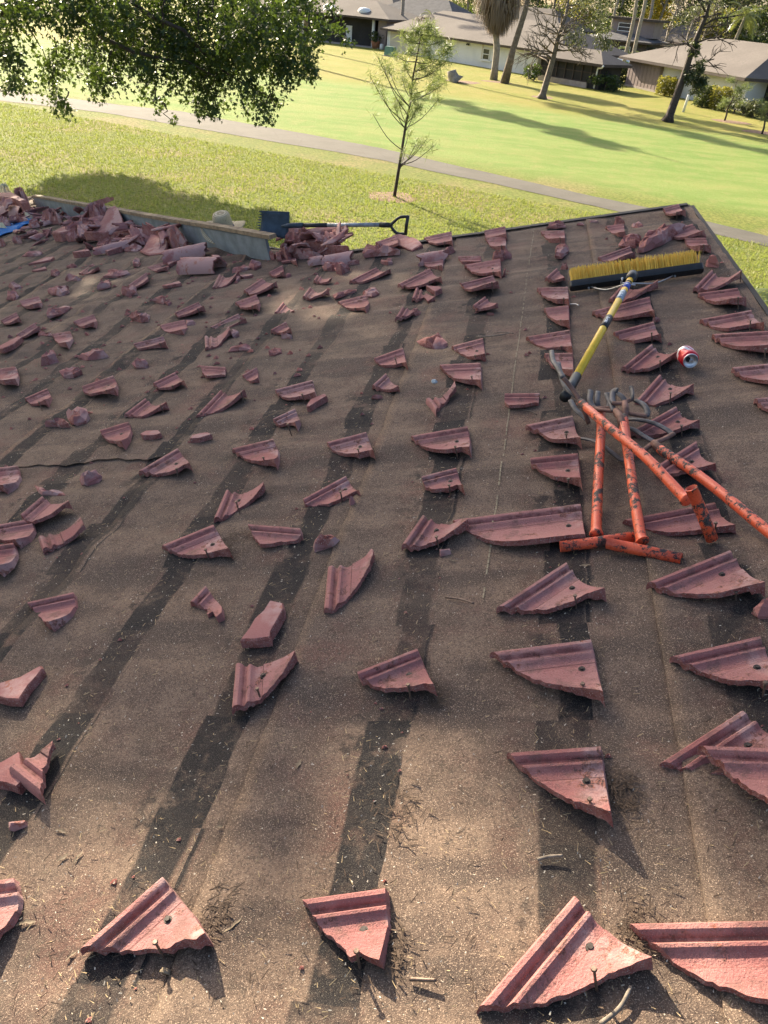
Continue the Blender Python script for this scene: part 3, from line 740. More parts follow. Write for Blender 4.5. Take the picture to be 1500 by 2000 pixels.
chunk([(-5,688),(37,657),(44,660),(30,678),(8,691)],.035,label='sunlit yellowish shard in a patch of sunlight at the left edge',cat='roof tile',name='broken_tile',flat=True)
T((142,626),(182,612),(184,633),[(165,638),(150,631)],[(187,622)],0,0)
chunk([(252,612),(287,606),(288,621),(275,626),(258,619)],.05,what='crumbled')
T((1,625),(32,610),(40,625),[(20,630),(6,629)],(),0,0)
chunk([(89,609),(100,606),(132,591),(135,597),(116,611),(96,620)],.04,what='curved')
T((38,587),(75,578),(77,595),[(66,601),(50,599),(42,593)],[(80,587)],0,0)
chunk([(12,579),(14,568),(26,560),(33,572),(26,583)],.04,what='upright')
chunk([(90,563),(112,552),(128,553),(132,562),(120,573),(102,571)],.05,what='rounded')
chunk([(128,546),(144,536),(157,543),(150,548)],.04,what='grey')
chunk([(14,553),(24,546),(41,556),(28,563)],.04,what='rounded')
chunk([(98,537),(110,524),(116,529),(112,539)],.04,what='dark')
T((152,531),(180,512),(193,521),[(184,529)],(),0,0)
chunk([(128,517),(142,508),(149,514),(143,520)],.04,what='grey')
chunk([(56,518),(88,501),(105,499),(98,508),(80,513)],.03,flat=True,what='flat')
chunk([(62,529),(88,518),(90,524),(74,529)],.02,label='slim sunlit sliver on the far left felt',flat=True)
chunk([(42,499),(60,488),(82,487),(78,494),(58,498)],.035,what='flat')
chunk([(202,541),(216,522),(248,524),(253,528),(230,539)],.04,what='crumpled')
chunk([(190,563),(208,541),(215,546),(212,555),(198,561)],.04,what='pinkish')
T((250,557),(286,532),(291,549),[(262,559)],(),0,0,deco=False)
chunk([(236,569),(240,560),(262,557),(267,568),(248,577)],.05,what='curved')
chunk([(258,509),(266,500),(273,506),(271,517),(260,516)],.04,what='rounded')
T((286,518),(324,506),(325,522),[(306,527)],[(328,514)],0,0)
chunk([(325,507),(358,497),(360,502),(329,520)],.03,flat=True,what='smooth purple')
chunk([(318,563),(350,550),(355,556),(328,564)],.025,flat=True,what='narrow')
chunk([(300,585),(316,573),(325,585),(318,592)],.045,what='crumbled')
chunk([(322,590),(330,583),(333,589),(328,595)],.03,what='grey')
# blocks and shards below the right end of the plank
T((548,495),(576,489),(578,511),[(566,505),(549,507)],(),1,0)
chunk([(537,489),(544,488),(549,503),(540,505)],.07,what='upright')
chunk([(527,490),(536,488),(538,503),(527,504)],.06,what='dark')
T((524,529),(551,515),(554,533),[(540,535),(530,533)],(),1,0)
chunk([(555,536),(563,528),(567,533),(558,540)],.025,what='small')
chunk([(455,521),(480,512),(488,516),(470,526),(452,529)],.03,what='crumbled')
chunk([(486,507),(500,503),(508,510),(497,523),(488,518)],.045,what='lumpy')
chunk([(458,541),(463,534),(468,541),(463,547)],.03,what='pale')
chunk([(628,508),(655,503),(660,512),(648,524),(632,522)],.06,what='crumpled')
chunk([(655,515),(672,503),(678,514),(666,531),(656,527)],.06,what='broken')
chunk([(672,507),(698,503),(700,507),(678,514)],.03,what='stick-like')
barrel((628,497),(683,488),.075,'broad half-round tile with its hollow end facing us, below the shovel handle')
barrel((602,502),(628,498),.05,'short ochre-edged half-round piece beside the broad half-round tile')

# ------------------------------------------------------------------ catch plank at the lower edge, with its heap
PL, PR = R((75, 412)), R((527, 507))
d_ = (PR - PL).normalized(); n_ = Vector((-d_.y, d_.x, 0)); n_ = n_ if n_.y > 0 else -n_
def top_h(px, base):                        # height above the roof of a pixel straight over a roof point
    best = min(((abs((lambda q: (q - base).dot(n_))(R(px, h / 200))), h / 200) for h in range(0, 160)))
    return best[1]
hR = max(.14, min(.34, top_h((533, 470), PR))); hL = max(.16, min(.5, top_h((75, 388), PL)))
MAT['plank'] = simple('grey_blue_painted_board', (.20, .225, .228), .75, .22, 9, 0, .25, .004)
MAT['wood'] = simple('raw_weathered_wood', (.26, .195, .125), .9, .35, 14, 0, .4, .004)
pk = empty('plank', mw=RF, label='long grey-blue board standing on edge along the roof edge, catching broken tiles', cat='plank')
mb = MB(); N = 12
for i in range(N):
    a = PL + (PR - PL) * i / N; b = PL + (PR - PL) * (i + 1) / N; ha = hL + (hR - hL) * i / N; hb = hL + (hR - hL) * (i + 1) / N
    th = n_ * .022
    za, zb = rough_h(a.x, a.y) - .01, rough_h(b.x, b.y) - .01
    A0, A1 = a + Vector((0, 0, za)), a + Vector((0, 0, ha)); B0, B1 = b + Vector((0, 0, zb)), b + Vector((0, 0, hb))
    mb.quad(A0, B0, B1, A1); mb.quad(A0 + th, A1 + th, B1 + th, B0 + th)
    if i == N - 1: mb.quad(B0, B0 + th, B1 + th, B1)
    if i == 0: mb.quad(A0, A1, A1 + th, A0 + th)
mb.build('board', MAT['plank'], pk)
mb = MB()
a = PL + Vector((0, 0, hL + .021)) + n_ * .02; b = PR + d_ * .10 + Vector((0, 0, hR + .021)) + n_ * .02
for i in range(8):
    p = a + (b - a) * i / 8; q = a + (b - a) * (i + 1) / 8 - (d_ * .002 if i < 7 else Vector((0, 0, 0)))
    mb.beam(p + Vector((0, 0, .004 * math.sin(i * 2))), q + Vector((0, 0, .004 * math.sin(i * 2 + 2))), .06, .030)
mb.build('batten', MAT['wood'], pk)

HG = 'broken tiles heaped along the grey-blue board'
def heap(pts, hgt, label, flat=False, **k):
    o = chunk(pts, hgt, label=label, cat='roof tile' if flat else 'mortar lump', group=HG, flat=flat, name='broken_tile' if flat else 'mortar_lump', **k); return o
barrel((318, 488), (400, 472), .085, 'orange-red barrel ridge tile propped against the board under the hat brim', h=.02, taper=1.05)
barrel((355, 506), (424, 503), .095, 'fat rounded barrel tile lying in front of the one under the hat brim', span=math.pi * 1.05, taper=.92)
chunk([(420, 516), (412, 497), (424, 496), (437, 515), (428, 517)], .08, flat=True, label='pale broken flap at the right end of the fat rounded barrel tile', cat='roof tile', name='broken_tile')
chunk([(370, 519), (374, 513), (390, 514), (391, 521)], .025, label='small pink chip in front of the fat rounded barrel tile')
heap([(272, 489), (300, 465), (324, 447), (334, 470), (318, 495), (290, 498)], .05, 'big smooth triangular slab in the heap, left of the orange-red ridge tile', True, warp=.3)
heap([(280, 456), (285, 444), (300, 441), (312, 452), (302, 464), (286, 466)], .16, 'knobbly mortar lump left of the heap’s triangular slab'.replace('’', "'"))
heap([(322, 455), (332, 438), (348, 446), (362, 458), (362, 474), (335, 476)], .18, 'tall knobbly mortar lump behind the triangular slab against the board')
heap([(304, 462), (312, 452), (324, 452), (322, 466)], .13, 'dark crumbly lump between the two knobbly mortar lumps')
barrel((182, 487), (252, 470), .06, 'slim barrel tile lying on the felt in the middle of the heap', h=.01)
heap([(143, 498), (172, 484), (176, 492), (152, 500)], .06, 'jagged ridged shard left of the slim barrel tile', True)
heap([(207, 495), (238, 476), (241, 481), (212, 498)], .05, 'narrow tile strip lying below the slim barrel tile', True)
heap([(238, 474), (278, 458), (282, 464), (242, 480)], .08, 'flat tile batten resting on rubble right of the slim barrel tile', True)
heap([(240, 484), (258, 474), (276, 476), (268, 488), (246, 490)], .05, 'rubble under the flat tile batten')
heap([(166, 463), (222, 447), (224, 458), (186, 472), (172, 472)], .09, 'dished tile slab lying in front of the tall bent slab', True, warp=-.4)
heap([(172, 457), (205, 440), (230, 418), (240, 430), (248, 452), (222, 450), (190, 460)], .12, 'tall bent tile slab leaning on the board in the heap', True, warp=.5)
heap([(178, 440), (186, 414), (200, 393), (212, 397), (212, 412), (204, 436)], .24, 'gnarled dark mortar stump sticking up above the board')
heap([(122, 452), (150, 432), (186, 420), (190, 440), (160, 464), (132, 468)], .13, 'twisted long mortar lump at the foot of the gnarled stump')
heap([(106, 467), (124, 445), (138, 440), (140, 462), (122, 469)], .10, 'peach-coloured smooth fragment at the left end of the heap', True)
heap([(180, 443), (190, 436), (205, 441), (196, 449)], .10, 'small mauve tile flake tucked behind the tall bent slab', True)
heap([(186, 474), (205, 462), (232, 458), (240, 466), (200, 477)], .05, 'dark flat rubble between the dished slab and the slim barrel tile')
heap([(212, 456), (236, 452), (262, 455), (264, 462), (232, 466)], .10, 'grey flat rubble in front of the board, middle of the heap')
o = heap([(250, 409), (260, 393), (278, 396), (296, 406), (315, 419), (280, 416)], .10, 'broken tile piece perched on top of the board')
bt = a + (b - a) * .43; o.matrix_world = roof_mat(bt.x, bt.y, bt.z + .02, math.atan2(d_.y, d_.x)) @ Matrix.Scale(.55, 4)
def shard_mesh(seed):                        # a curved, ribbed or plain piece of tile shell
    r_ = random.Random(seed); bm = bmesh.new(); L = r_.uniform(.14, .30); rad = r_.uniform(.05, .10); span = r_.uniform(1.0, 2.6); n, m = 8, 5; th = .014
    e0 = [r_.uniform(-.016, .016) + .03 * math.sin(_ * .7 + seed) for _ in range(n + 1)]; e1 = [r_.uniform(-.018, .018) + .045 * math.sin(_ * .55 + seed * 2) for _ in range(n + 1)]; rib = r_.random() < .5
    def P(i, a, r0):
        f = i / m; x = -L / 2 + e0[a] + f * (L + e1[a] - e0[a]); g = (a / n - .5) * span; r1 = r0 + (.006 * math.sin(a * 2.2) if rib else 0); return (x, math.sin(g) * r1, math.cos(g) * r1 - rad * math.cos(span / 2) * .8 + .004 * noise.noise(Vector((i * 1.3, a * .9, seed))))
    A_ = [[bm.verts.new(P(i, a, rad)) for a in range(n + 1)] for i in range(m + 1)]; B_ = [[bm.verts.new(P(i, a, rad - th)) for a in range(n + 1)] for i in range(m + 1)]
    for i in range(m):
        for a in range(n):
            bm.faces.new((A_[i][a], A_[i + 1][a], A_[i + 1][a + 1], A_[i][a + 1])).smooth = True; bm.faces.new((B_[i][a], B_[i][a + 1], B_[i + 1][a + 1], B_[i + 1][a])).smooth = True
        for a in (0, n): bm.faces.new((A_[i][a], B_[i][a], B_[i + 1][a], A_[i + 1][a])).material_index = 1
    for i in (0, m):
        for a in range(n): bm.faces.new((A_[i][a], A_[i][a + 1], B_[i][a + 1], B_[i][a])).material_index = 1
    bmesh.ops.recalc_face_normals(bm, faces=bm.faces); me = bpy.data.meshes.new('tile_shard'); bm.to_mesh(me); bm.free(); me.materials.append(MAT['plain']); me.materials.append(MAT['break']); return me
SHM = [shard_mesh(40 + i) for i in range(12)]; r_ = random.Random(21)
LM = [((290, 478), 'the big triangular slab'), ((216, 482), 'the slim barrel tile'), ((238, 438), 'the tall bent slab'), ((196, 420), 'the gnarled mortar stump'), ((128, 458), 'the peach-coloured fragment'), ((100, 422), 'the spiky tile cluster'), ((362, 482), 'the orange-red ridge tile'), ((342, 462), 'the tall mortar lump'), ((156, 448), 'the twisted mortar lump'),
      ((15, 402), 'the dark red barrel tile'), ((50, 434), 'the blue tarp'), ((558, 474), 'the shovel blade'), ((655, 494), 'the broad half-round tile'), ((598, 464), 'the slab under the shovel shaft')]
LM = [(R(p), w) for p, w in LM]
STREWN = []
def strew(n, gen, label, group):
    for k in range(n):
        p = gen(k); o = bpy.data.objects.new('tile_shard', SHM[r_.randrange(12)]); COL.objects.link(o)
        o.matrix_world = RF @ Matrix.Translation((p.x, p.y, p.z + rough_h(p.x, p.y))) @ Matrix.Rotation(r_.uniform(0, 6.28), 4, 'Z') @ Matrix.Rotation(r_.gauss(0, .4), 4, 'X') @ Matrix.Rotation(r_.gauss(0, .35), 4, 'Y') @ Matrix.Scale(r_.uniform(.7, 1.15), 4)
        tag(o, label, 'roof tile', group); STREWN.append((min(LM, key=lambda q: (q[0].xy - p.xy).length)[1], p.x, o))
def along(k):
    f = r_.choice((r_.uniform(.12, .52), r_.uniform(.12, .52), r_.uniform(.52, .80))); q = PL + (PR - PL) * f; dd = abs(r_.gauss(0, .30)) + .05; return q - n_ * dd + Vector((0, 0, max(.01, .17 - dd * .30) * r_.uniform(.15, 1.0)))
strew(54, along, 'curved broken tile shard in the heap along the grey-blue board', 'curved shards heaped along the board')
def leftpile(k):
    q = R((r_.uniform(-10, 70), r_.uniform(398, 424))); q.z = r_.uniform(.02, .16); return q
strew(16, leftpile, 'curved broken tile shard in the pile above the blue tarp', 'curved shards piled above the tarp')
def shovelpile(k):
    q = R((r_.uniform(552, 680), r_.uniform(480, 500))); q.z = r_.uniform(.02, .12); return q
strew(16, shovelpile, 'curved broken tile shard in the pile under the shovel', 'curved shards under the shovel')
for w in sorted({q[0] for q in STREWN}):
    for i, (_, x, o) in enumerate(sorted([q for q in STREWN if q[0] == w], key=lambda q: q[1])):
        o['label'] = 'curved loose tile shard by %s, %s from the left there' % (w, ('first second third fourth fifth sixth seventh eighth ninth tenth eleventh twelfth thirteenth fourteenth fifteenth sixteenth seventeenth eighteenth nineteenth twentieth'.split() + ['last'] * 40)[i])
# the left pile with foam and tarp
barrel((-14, 402), (44, 402), .11, 'dark red barrel tile at the left edge, lying across the pile beside the blue tarp', h=.02)
heap([(-8, 392), (-5, 375), (22, 374), (42, 394), (62, 412), (48, 416), (30, 400)], .22, 'big mauve slab on the pile at the left edge, above the barrel tile', True)
heap([(30, 392), (34, 372), (38, 362), (47, 371), (56, 396), (44, 398)], .22, 'upright pointed tile piece behind the pile at the left edge')
heap([(16, 428), (28, 414), (46, 420), (54, 427), (32, 434)], .10, 'arched tile piece just above the blue tarp')
heap([(-8, 440), (-6, 420), (14, 426), (20, 436), (6, 440)], .10, 'dark tile lump at the left edge above the blue tarp')
heap([(56, 441), (64, 425), (76, 428), (75, 438), (62, 443)], .08, 'pointed brown tile chip lying on the blue tarp end')
heap([(84, 429), (97, 408), (108, 406), (113, 420), (119, 428), (100, 433)], .16, 'spiky cluster of tile bits against the left end of the board')
heap([(60, 404), (72, 404), (78, 420), (66, 424), (58, 416)], .12, 'greyish rubble lump between the foam scraps')
heap([(86, 459), (90, 447), (98, 446), (100, 456)], .07, 'small angular chip below the spiky cluster')
heap([(26, 471), (33, 461), (36, 456), (41, 472)], .08, 'small pointed chip standing below the blue tarp')
heap([(-6, 478), (-4, 462), (6, 464), (5, 476)], .08, 'chip cut by the left edge below the blue tarp')
heap([(52, 455), (66, 446), (74, 450), (60, 458)], .05, 'low flat rubble right below the blue tarp')
MAT['foam'] = simple('yellowed_foam', (.62, .57, .40), .9, .2, 30, 0, .6, .01)
foam_l = ['yellowish foam scrap stuck on top of the left end of the board', 'second foam scrap on the board top, beside the yellowish one', 'thin white foam sliver on the board top', 'round cream foam scrap before the board’s left end', 'tall cream foam scrap nearest the spiky tile cluster', 'heart-shaped cream foam scrap above the blue tarp', 'cream foam crumb at the right tip of the blue tarp', 'cream foam scrap at the left picture edge', 'flat foam strip along the upper edge of the blue tarp', 'pale foam layer on top of the mauve slab at the left edge']
for (pts, hh), l in zip((([(64, 393), (70, 386), (80, 383), (86, 392), (78, 396)], .10), ([(86, 394), (92, 383), (99, 390), (97, 395)], .10), ([(100, 389), (104, 386), (112, 390), (106, 392)], .05), ([(72, 412), (77, 407), (83, 412), (78, 419)], .10), ([(91, 414), (91, 407), (97, 407), (96, 415)], .09), ([(46, 413), (50, 411), (55, 415), (63, 414), (62, 421), (55, 425)], .10), ([(77, 428), (81, 423), (85, 428), (80, 431)], .05), ([(-4, 446), (0, 433), (8, 437), (12, 443), (4, 447)], .10), ([(20, 433), (28, 430), (41, 427), (42, 429), (26, 435)], .03), ([(0, 374), (8, 370), (20, 373), (22, 378), (6, 377)], .26)), foam_l):
    chunk(pts, hh, name='foam_scrap', label=l.replace('’', "'"), cat='foam scrap', group='foam scraps on the tile pile', mats=[MAT['foam']], smooth=True)
MAT['tarp'] = simple('blue_tarp', (.04, .16, .40), .95, .12, 12, 0, .2, .003, spec=.05)
mb = MB(); e1 = [(-30, 452), (0, 444), (30, 434), (62, 423), (76, 424)]; e2 = [(-30, 478), (0, 463), (30, 452), (55, 442), (76, 430)]; prev = None
for i in range(17):
    f = i / 16 * (len(e1) - 1); k = min(int(f), len(e1) - 2); g = f - k
    row = []
    A_ = R([e1[k][j] + (e1[k + 1][j] - e1[k][j]) * g for j in (0, 1)]); B_ = R([e2[k][j] + (e2[k + 1][j] - e2[k][j]) * g for j in (0, 1)])
    for j in range(9):
        p = A_ + (B_ - A_) * j / 8; p.z = rough_h(p.x, p.y) + .012 + .03 * abs(noise.noise(Vector((p.x * 3, p.y * 3, 5)))); row.append(p)
    if prev:
        for j in range(8): mb.quad(prev[j], prev[j + 1], row[j + 1], row[j])
    prev = row
o = mb.build('tarp', MAT['tarp'], None, RF, True, True); tag(o, 'blue tarp strip lying on the felt at the left picture edge', 'tarp')
sm = o.modifiers.new('thickness', 'SOLIDIFY'); sm.thickness = .004
# heap under the shovel
SG = 'broken tiles piled under the shovel'
def shp(pts, hgt, label, flat=False, **k):
    return chunk(pts, hgt, label=label, cat='roof tile' if flat else 'mortar lump', group=SG, flat=flat, name='broken_tile' if flat else 'mortar_lump', **k)
shp([(560, 478), (568, 458), (582, 452), (600, 454), (628, 452), (628, 464), (606, 470), (588, 474)], .14, 'broad flat red slab topping the pile just below the shovel shaft', True, warp=.15)
shp([(556, 482), (562, 458), (574, 446), (590, 458), (588, 478), (570, 486)], .18, 'dark red lump of the pile beside the shovel blade')
shp([(592, 488), (596, 472), (616, 466), (626, 476), (640, 484), (620, 492)], .11, 'tile piece with a pale dusty face in the middle of the shovel pile', True, warp=.3)
shp([(620, 474), (632, 464), (648, 466), (662, 478), (650, 486), (632, 482)], .13, 'dark curved tile piece at the right of the shovel pile')
shp([(560, 492), (572, 482), (600, 488), (622, 494), (600, 498), (575, 498)], .08, 'wavy pinkish shard at the foot of the shovel pile')
shp([(546, 486), (556, 482), (566, 486), (560, 492), (549, 492)], .10, 'small red block between board end and shovel pile')
shp([(640, 492), (655, 482), (672, 486), (684, 494), (660, 498)], .08, 'low grey-pink slab behind the broad half-round tile', True)

# labels for the shards that have none yet: shape, place in their course, and the course
LAND = {2: 'the course along the ridge', 1: 'the course passing the red can', 0: "the course touching the broom's left end"}
ORD = ['first', 'second', 'third', 'fourth', 'fifth', 'sixth', 'seventh', 'eighth', 'ninth', 'tenth', 'eleventh', 'twelfth', 'thirteenth', 'fourteenth', 'fifteenth', 'sixteenth', 'seventeenth', 'eighteenth', 'nineteenth', 'twentieth', 'twenty-first', 'twenty-second', 'twenty-third']
by = {}
for t_ in TILES:
    k = round((t_[0] - U0) / CW + (.0 if t_[0] > -1.6 else .0)); by.setdefault(k, []).append(t_)
for k, lst in by.items():
    lst.sort(key=lambda q: q[1])
    where = LAND.get(k) or (ORD[-k - 1] + ' course left of the broom' if -k <= len(ORD) else 'the outermost course')
    for i, (u, v, o, lab, what, (dx, ln, wd)) in enumerate(lst):
        if lab: continue
        if what is None:
            what = ('twisted' if dx < .55 else 'tilted' if dx < .85 else 'level-ribbed')
            size = 'long' if ln > .30 else 'medium' if ln > .16 else 'short'
            what = size + ' ' + what
        o['label'] = '%s tile shard, %s from front in %s' % (what, ORD[min(i, 22)], where if where.startswith('the') else where)

# ------------------------------------------------------------------ tear-off forks with orange tubes
def make_orange(name='chipped_orange_paint', lo=.585):
    t = NT(name); c = t.coord('Object'); n1 = t.noise(c, 42, 8, .80); n2 = t.noise(c, 5, 3, .6); n3 = t.noise(c, 220, 3, .6)
    wear = t.step(t.math('ADD', n1, t.math('ADD', t.math('MULTIPLY_ADD', n2, .5, -.25), t.math('MULTIPLY_ADD', t.rand(), .10, -.05))), lo, lo + .015)
    paint = t.mix(t.step(n3, .35, .7), (.62, .085, .032), (.70, .13, .055))
    steel = t.mix(t.step(n3, .4, .65), (.028, .024, .023), (.085, .065, .055))
    k = t.mix(wear, paint, steel)
    return t.pbr(k, t.math('MULTIPLY_ADD', wear, .3, .42), 0, t.bump(t.math('MULTIPLY', wear, -1), .5, .002), .45)
MAT['orange'] = make_orange(); MAT['orange_worn'] = make_orange('heavily_chipped_orange_paint', .54)
MAT['steel'] = simple('worn_fork_steel', (.085, .082, .086), .55, .5, 22, .3, .08, .001)
MAT['rust'] = simple('rusted_fork_steel', (.20, .115, .09), .7, .4, 30, .3, .15, .001)
def pts(lst): return [R((x, y), h) for x, y, h in lst]
def smooth_pts(p, n=5):
    out = []
    for i in range(len(p) - 1):
        p0 = p[max(i - 1, 0)]; p1 = p[i]; p2 = p[i + 1]; p3 = p[min(i + 2, len(p) - 1)]
        for k in range(n):
            t_ = k / n
            out.append(.5 * ((2 * p1) + (p2 - p0) * t_ + (2 * p0 - 5 * p1 + 4 * p2 - p3) * t_ ** 2 + (3 * p1 - p0 - 3 * p2 + p3) * t_ ** 3))
    out.append(p[-1]); return out
def fork(label, shaft, tbar, tines, cross, rs=.0145, flare=True, neck=None, paint=('orange', 'orange')):
    base = R((shaft[0][0], shaft[0][1]), 0)
    e = empty('tear_off_fork', mw=roof_mat(base.x, base.y), label=label, cat='fork tool', group='orange tear-off forks piled on the roof')
    inv = (RFI @ e.matrix_world).inverted()
    L = lambda lst: [inv @ q for q in pts(lst)]
    mb = MB(); p = smooth_pts(L(shaft), 6); n = len(p)
    rad = [rs * (1.0 if not flare or i > n * .16 else 1.0 + .38 * (1 - abs(i / (n * .16) - .35) / .65)) for i in range(n)]
    mb.tube(p, rad, 14); mb.build('shaft', MAT[paint[0]], e, None, True)
    if tbar:
        q = L(tbar); mb = MB(); mb.tube(q, rs * 1.06, 16, False)
        dd = (q[-1] - q[0]).normalized()
        mb.tube([q[0], q[-1]], rs * .85, 16, False)
        i = len(mb.v)
        for s_, c_ in ((0, 0), (1, -1)):             # ring faces at the open tube ends
            o0 = 0 if s_ == 0 else (len(q) - 1) * 16; in0 = len(q) * 16 + (0 if s_ == 0 else 16)
            for z in range(16): mb.f.append((o0 + z, o0 + (z + 1) % 16, in0 + (z + 1) % 16, in0 + z))
        mb.build('grip_bar', MAT[paint[1]], e, None, True)
    if neck:
        mb = MB(); mb.tube(smooth_pts(L(neck), 4), [rs * .95] + [rs * .8] * 40, 10) if False else mb.tube(L(neck), rs * .92, 10); mb.build('neck', MAT['rust'], e, None, True)
    if cross:
        mb = MB(); mb.tube(smooth_pts(L(cross), 4), .0068, 8, True, 1.3); mb.build('crossbar', MAT['rust'], e, None, True)
    for tn in tines:
        p = smooth_pts(L(tn), 5); m = len(p); mb = MB()
        mb.tube(p, [.0046 * (1 - .25 * max(0, i / m - .6)) for i in range(m)], 8, True, 2.2); mb.build('tine', MAT['steel'], e, None, True)
    return e
fork('orange fork with an upright shaft and its grip bar lying level, leftmost of the pile',
     [(1165, 1046, .022), (1165, 1020, .030), (1169, 930, .045), (1174, 833, .06), (1173, 806, .065)], [(1094, 1068, .017), (1150, 1061, .017), (1238, 1049, .020)],
     [[(1157, 792, .066), (1152, 784, .075), (1153, 762, .085)], [(1169, 796, .066), (1166, 784, .08), (1168, 765, .085)], [(1190, 795, .066), (1191, 784, .075), (1192, 767, .09)]], [(1155, 791, .066), (1172, 797, .066), (1194, 797, .066)])
fork('heavily chipped black and orange fork whose grip bar lies nearest the front',
     [(1255, 1058, .034), (1250, 1040, .040), (1236, 950, .06), (1226, 880, .07), (1217, 830, .08)], [(1186, 1061, .030), (1240, 1072, .026), (1331, 1092, .017)],
     [[(1160, 796, .08), (1152, 783, .09), (1154, 764, .10)], [(1200, 803, .09), (1192, 785, .10), (1184, 768, .11)], [(1262, 813, .08), (1264, 803, .085), (1256, 789, .09), (1240, 782, .09)]],
     [(1158, 795, .08), (1170, 800, .083), (1200, 803, .087), (1232, 808, .085), (1264, 813, .08)], neck=[(1219, 842, .078), (1212, 815, .084), (1203, 803, .087)], paint=('orange_worn', 'orange_worn'))
fork('thinner fork head with three upturned grey tines lying on the other fork heads',
     [(1231, 905, .050), (1228, 880, .055), (1224, 850, .066), (1219, 812, .085)], None,
     [[(1200, 788, .105), (1196, 780, .11), (1198, 764, .12), (1206, 762, .125)], [(1222, 786, .10), (1216, 776, .11), (1206, 768, .115)], [(1232, 781, .10), (1235, 774, .11), (1233, 760, .12), (1229, 759, .12)]],
     [(1196, 787, .105), (1213, 788, .103), (1235, 779, .10)], rs=.012, flare=False, neck=[(1220, 816, .083), (1222, 798, .095), (1219, 786, .103)])
fork('diagonal orange fork on top of the pile with its open tube grip standing on end',
     [(1343, 978, .085), (1325, 960, .09), (1260, 892, .11), (1190, 835, .115), (1134, 786, .10)], [(1350, 953, .165), (1372, 1005, .09), (1391, 1054, .020)],
     [[(1100, 738, .165), (1088, 716, .17), (1080, 704, .17), (1077, 685, .165)], [(1126, 775, .10), (1110, 762, .11), (1098, 742, .115), (1090, 708, .13)], [(1146, 820, .035), (1138, 812, .04), (1124, 800, .045), (1114, 782, .05)]],
     [(1100, 738, .165), (1118, 760, .13), (1134, 786, .098), (1150, 827, .025)], paint=('orange_worn', 'orange'))
fork('long orange fork at the right running out of the picture, its two curved tines open',
     [(1572, 1092, .03), (1500, 1038, .038), (1380, 940, .042), (1290, 878, .04)], None,
     [[(1314, 848, .035), (1300, 838, .04), (1276, 826, .045), (1247, 820, .045), (1226, 819, .04)], [(1276, 862, .035), (1258, 852, .04), (1239, 840, .045), (1224, 834, .045)], [(1222, 899, .02), (1212, 897, .022), (1191, 881, .03), (1163, 862, .022), (1135, 856, .012)]],
     [(1316, 847, .035), (1296, 858, .036), (1276, 866, .036), (1250, 884, .028), (1220, 900, .02)], neck=[(1292, 880, .04), (1277, 866, .037)])

# ------------------------------------------------------------------ push broom
MAT['yellow'] = simple('yellow_fibreglass', (.74, .48, .03), .38, .12, 20, 0, .08, .002, spec=.45)
MAT['black'] = simple('black_plastic', (.018, .020, .022), .45, .25, 30, 0, .15, .002, spec=.4)
MAT['wire'] = simple('zinc_wire', (.42, .43, .44), .35, .2, 60, .85)
def make_bristle():
    t = NT('yellow_bristles'); c = t.coord('Object', (160, 160, 4)); n = t.noise(c, 3, 2, .6)
    k = t.mix(t.step(n, .3, .7), (.64, .39, .04), (.88, .62, .13)); return t.pbr(k, .7)
MAT['bristle'] = make_bristle()
E0, E1 = R((1112, 560), .035), R((1374, 524), .035)
bc = (E0 + E1) / 2; bx = (E1 - E0); bx.z = 0; BLN = bx.length; bx.normalize(); by_ = Vector((-bx.y, bx.x, 0))
tl = math.radians(34)                          # the bristles point away and a little upwards
mw = RF @ Matrix(((bx.x, by_.x, 0, bc.x), (bx.y, by_.y, 0, bc.y), (0, 0, 1, .036), (0, 0, 0, 1))) @ Matrix.Rotation(tl, 4, 'X')
br_ = empty('push_broom', mw=mw, label='yellow push broom with black block, lying with bristles facing the gable', cat='broom')
bm = bmesh.new(); hz = .023; outl = []
for sx_, sz_, a0 in ((1, 1, 0), (-1, 1, 90), (-1, -1, 180), (1, -1, 270)):
    rr = .018 if sz_ > 0 else .013
    for k in range(7):
        a_ = math.radians(a0 + 15 * k); outl.append((sx_ * (BLN / 2 - rr) + rr * math.cos(a_), sz_ * (hz - rr) + rr * math.sin(a_)))
rows = [[bm.verts.new((x * f, y, z * f2)) for x, z in outl] for y, f, f2 in ((.018, 1, 1), (-.012, 1, 1), (-.017, .985, .86))]
for a_, b_ in zip(rows, rows[1:]):
    for q in range(len(outl)): bm.faces.new((a_[q], a_[(q + 1) % len(outl)], b_[(q + 1) % len(outl)], b_[q])).smooth = True
bm.faces.new(rows[-1]); bm.faces.new(list(reversed(rows[0])))
bm_obj('block', bm, MAT['black'], br_, None, False, 40)
V, Q = [], []; r_ = random.Random(3)
nx, nz = 62, 7
for i in range(nx):
    for k in range(nz):
        x = -BLN / 2 + .016 + (BLN - .032) * (i + .5 * (k % 2)) / nx; z = -.018 + .036 * k / (nz - 1)
        if abs(x) > BLN / 2 - .03 and abs(z) > .014: continue
        for s_ in range(7):
            a_ = r_.uniform(0, 6.28); ro = r_.uniform(0, .0035)
            bx0 = Vector((x + math.cos(a_) * ro, .016, z + math.sin(a_) * ro))
            fan = 1.0 + .18 * abs(x) / (BLN / 2)
            tip = Vector((x * 1.012 + math.cos(a_) * ro * 2.6 + (.012 if x > BLN * .46 else 0) + r_.gauss(0, .0025), .098 + r_.uniform(-.006, .004), z * 1.35 + math.sin(a_) * ro * 2.6 + r_.gauss(0, .003)))
            w_ = Vector((math.cos(a_ + 1.5), 0, math.sin(a_ + 1.5))) * .0013
            j = len(V); V += [bx0 - w_, bx0 + w_, tip + w_ * .8, tip - w_ * .8]; Q.append((j, j + 1, j + 2, j + 3))
bo = np_mesh('bristles', np.array([tuple(v) for v in V]), np.array(Q), MAT['bristle'], br_); tag(bo, kind='stuff')
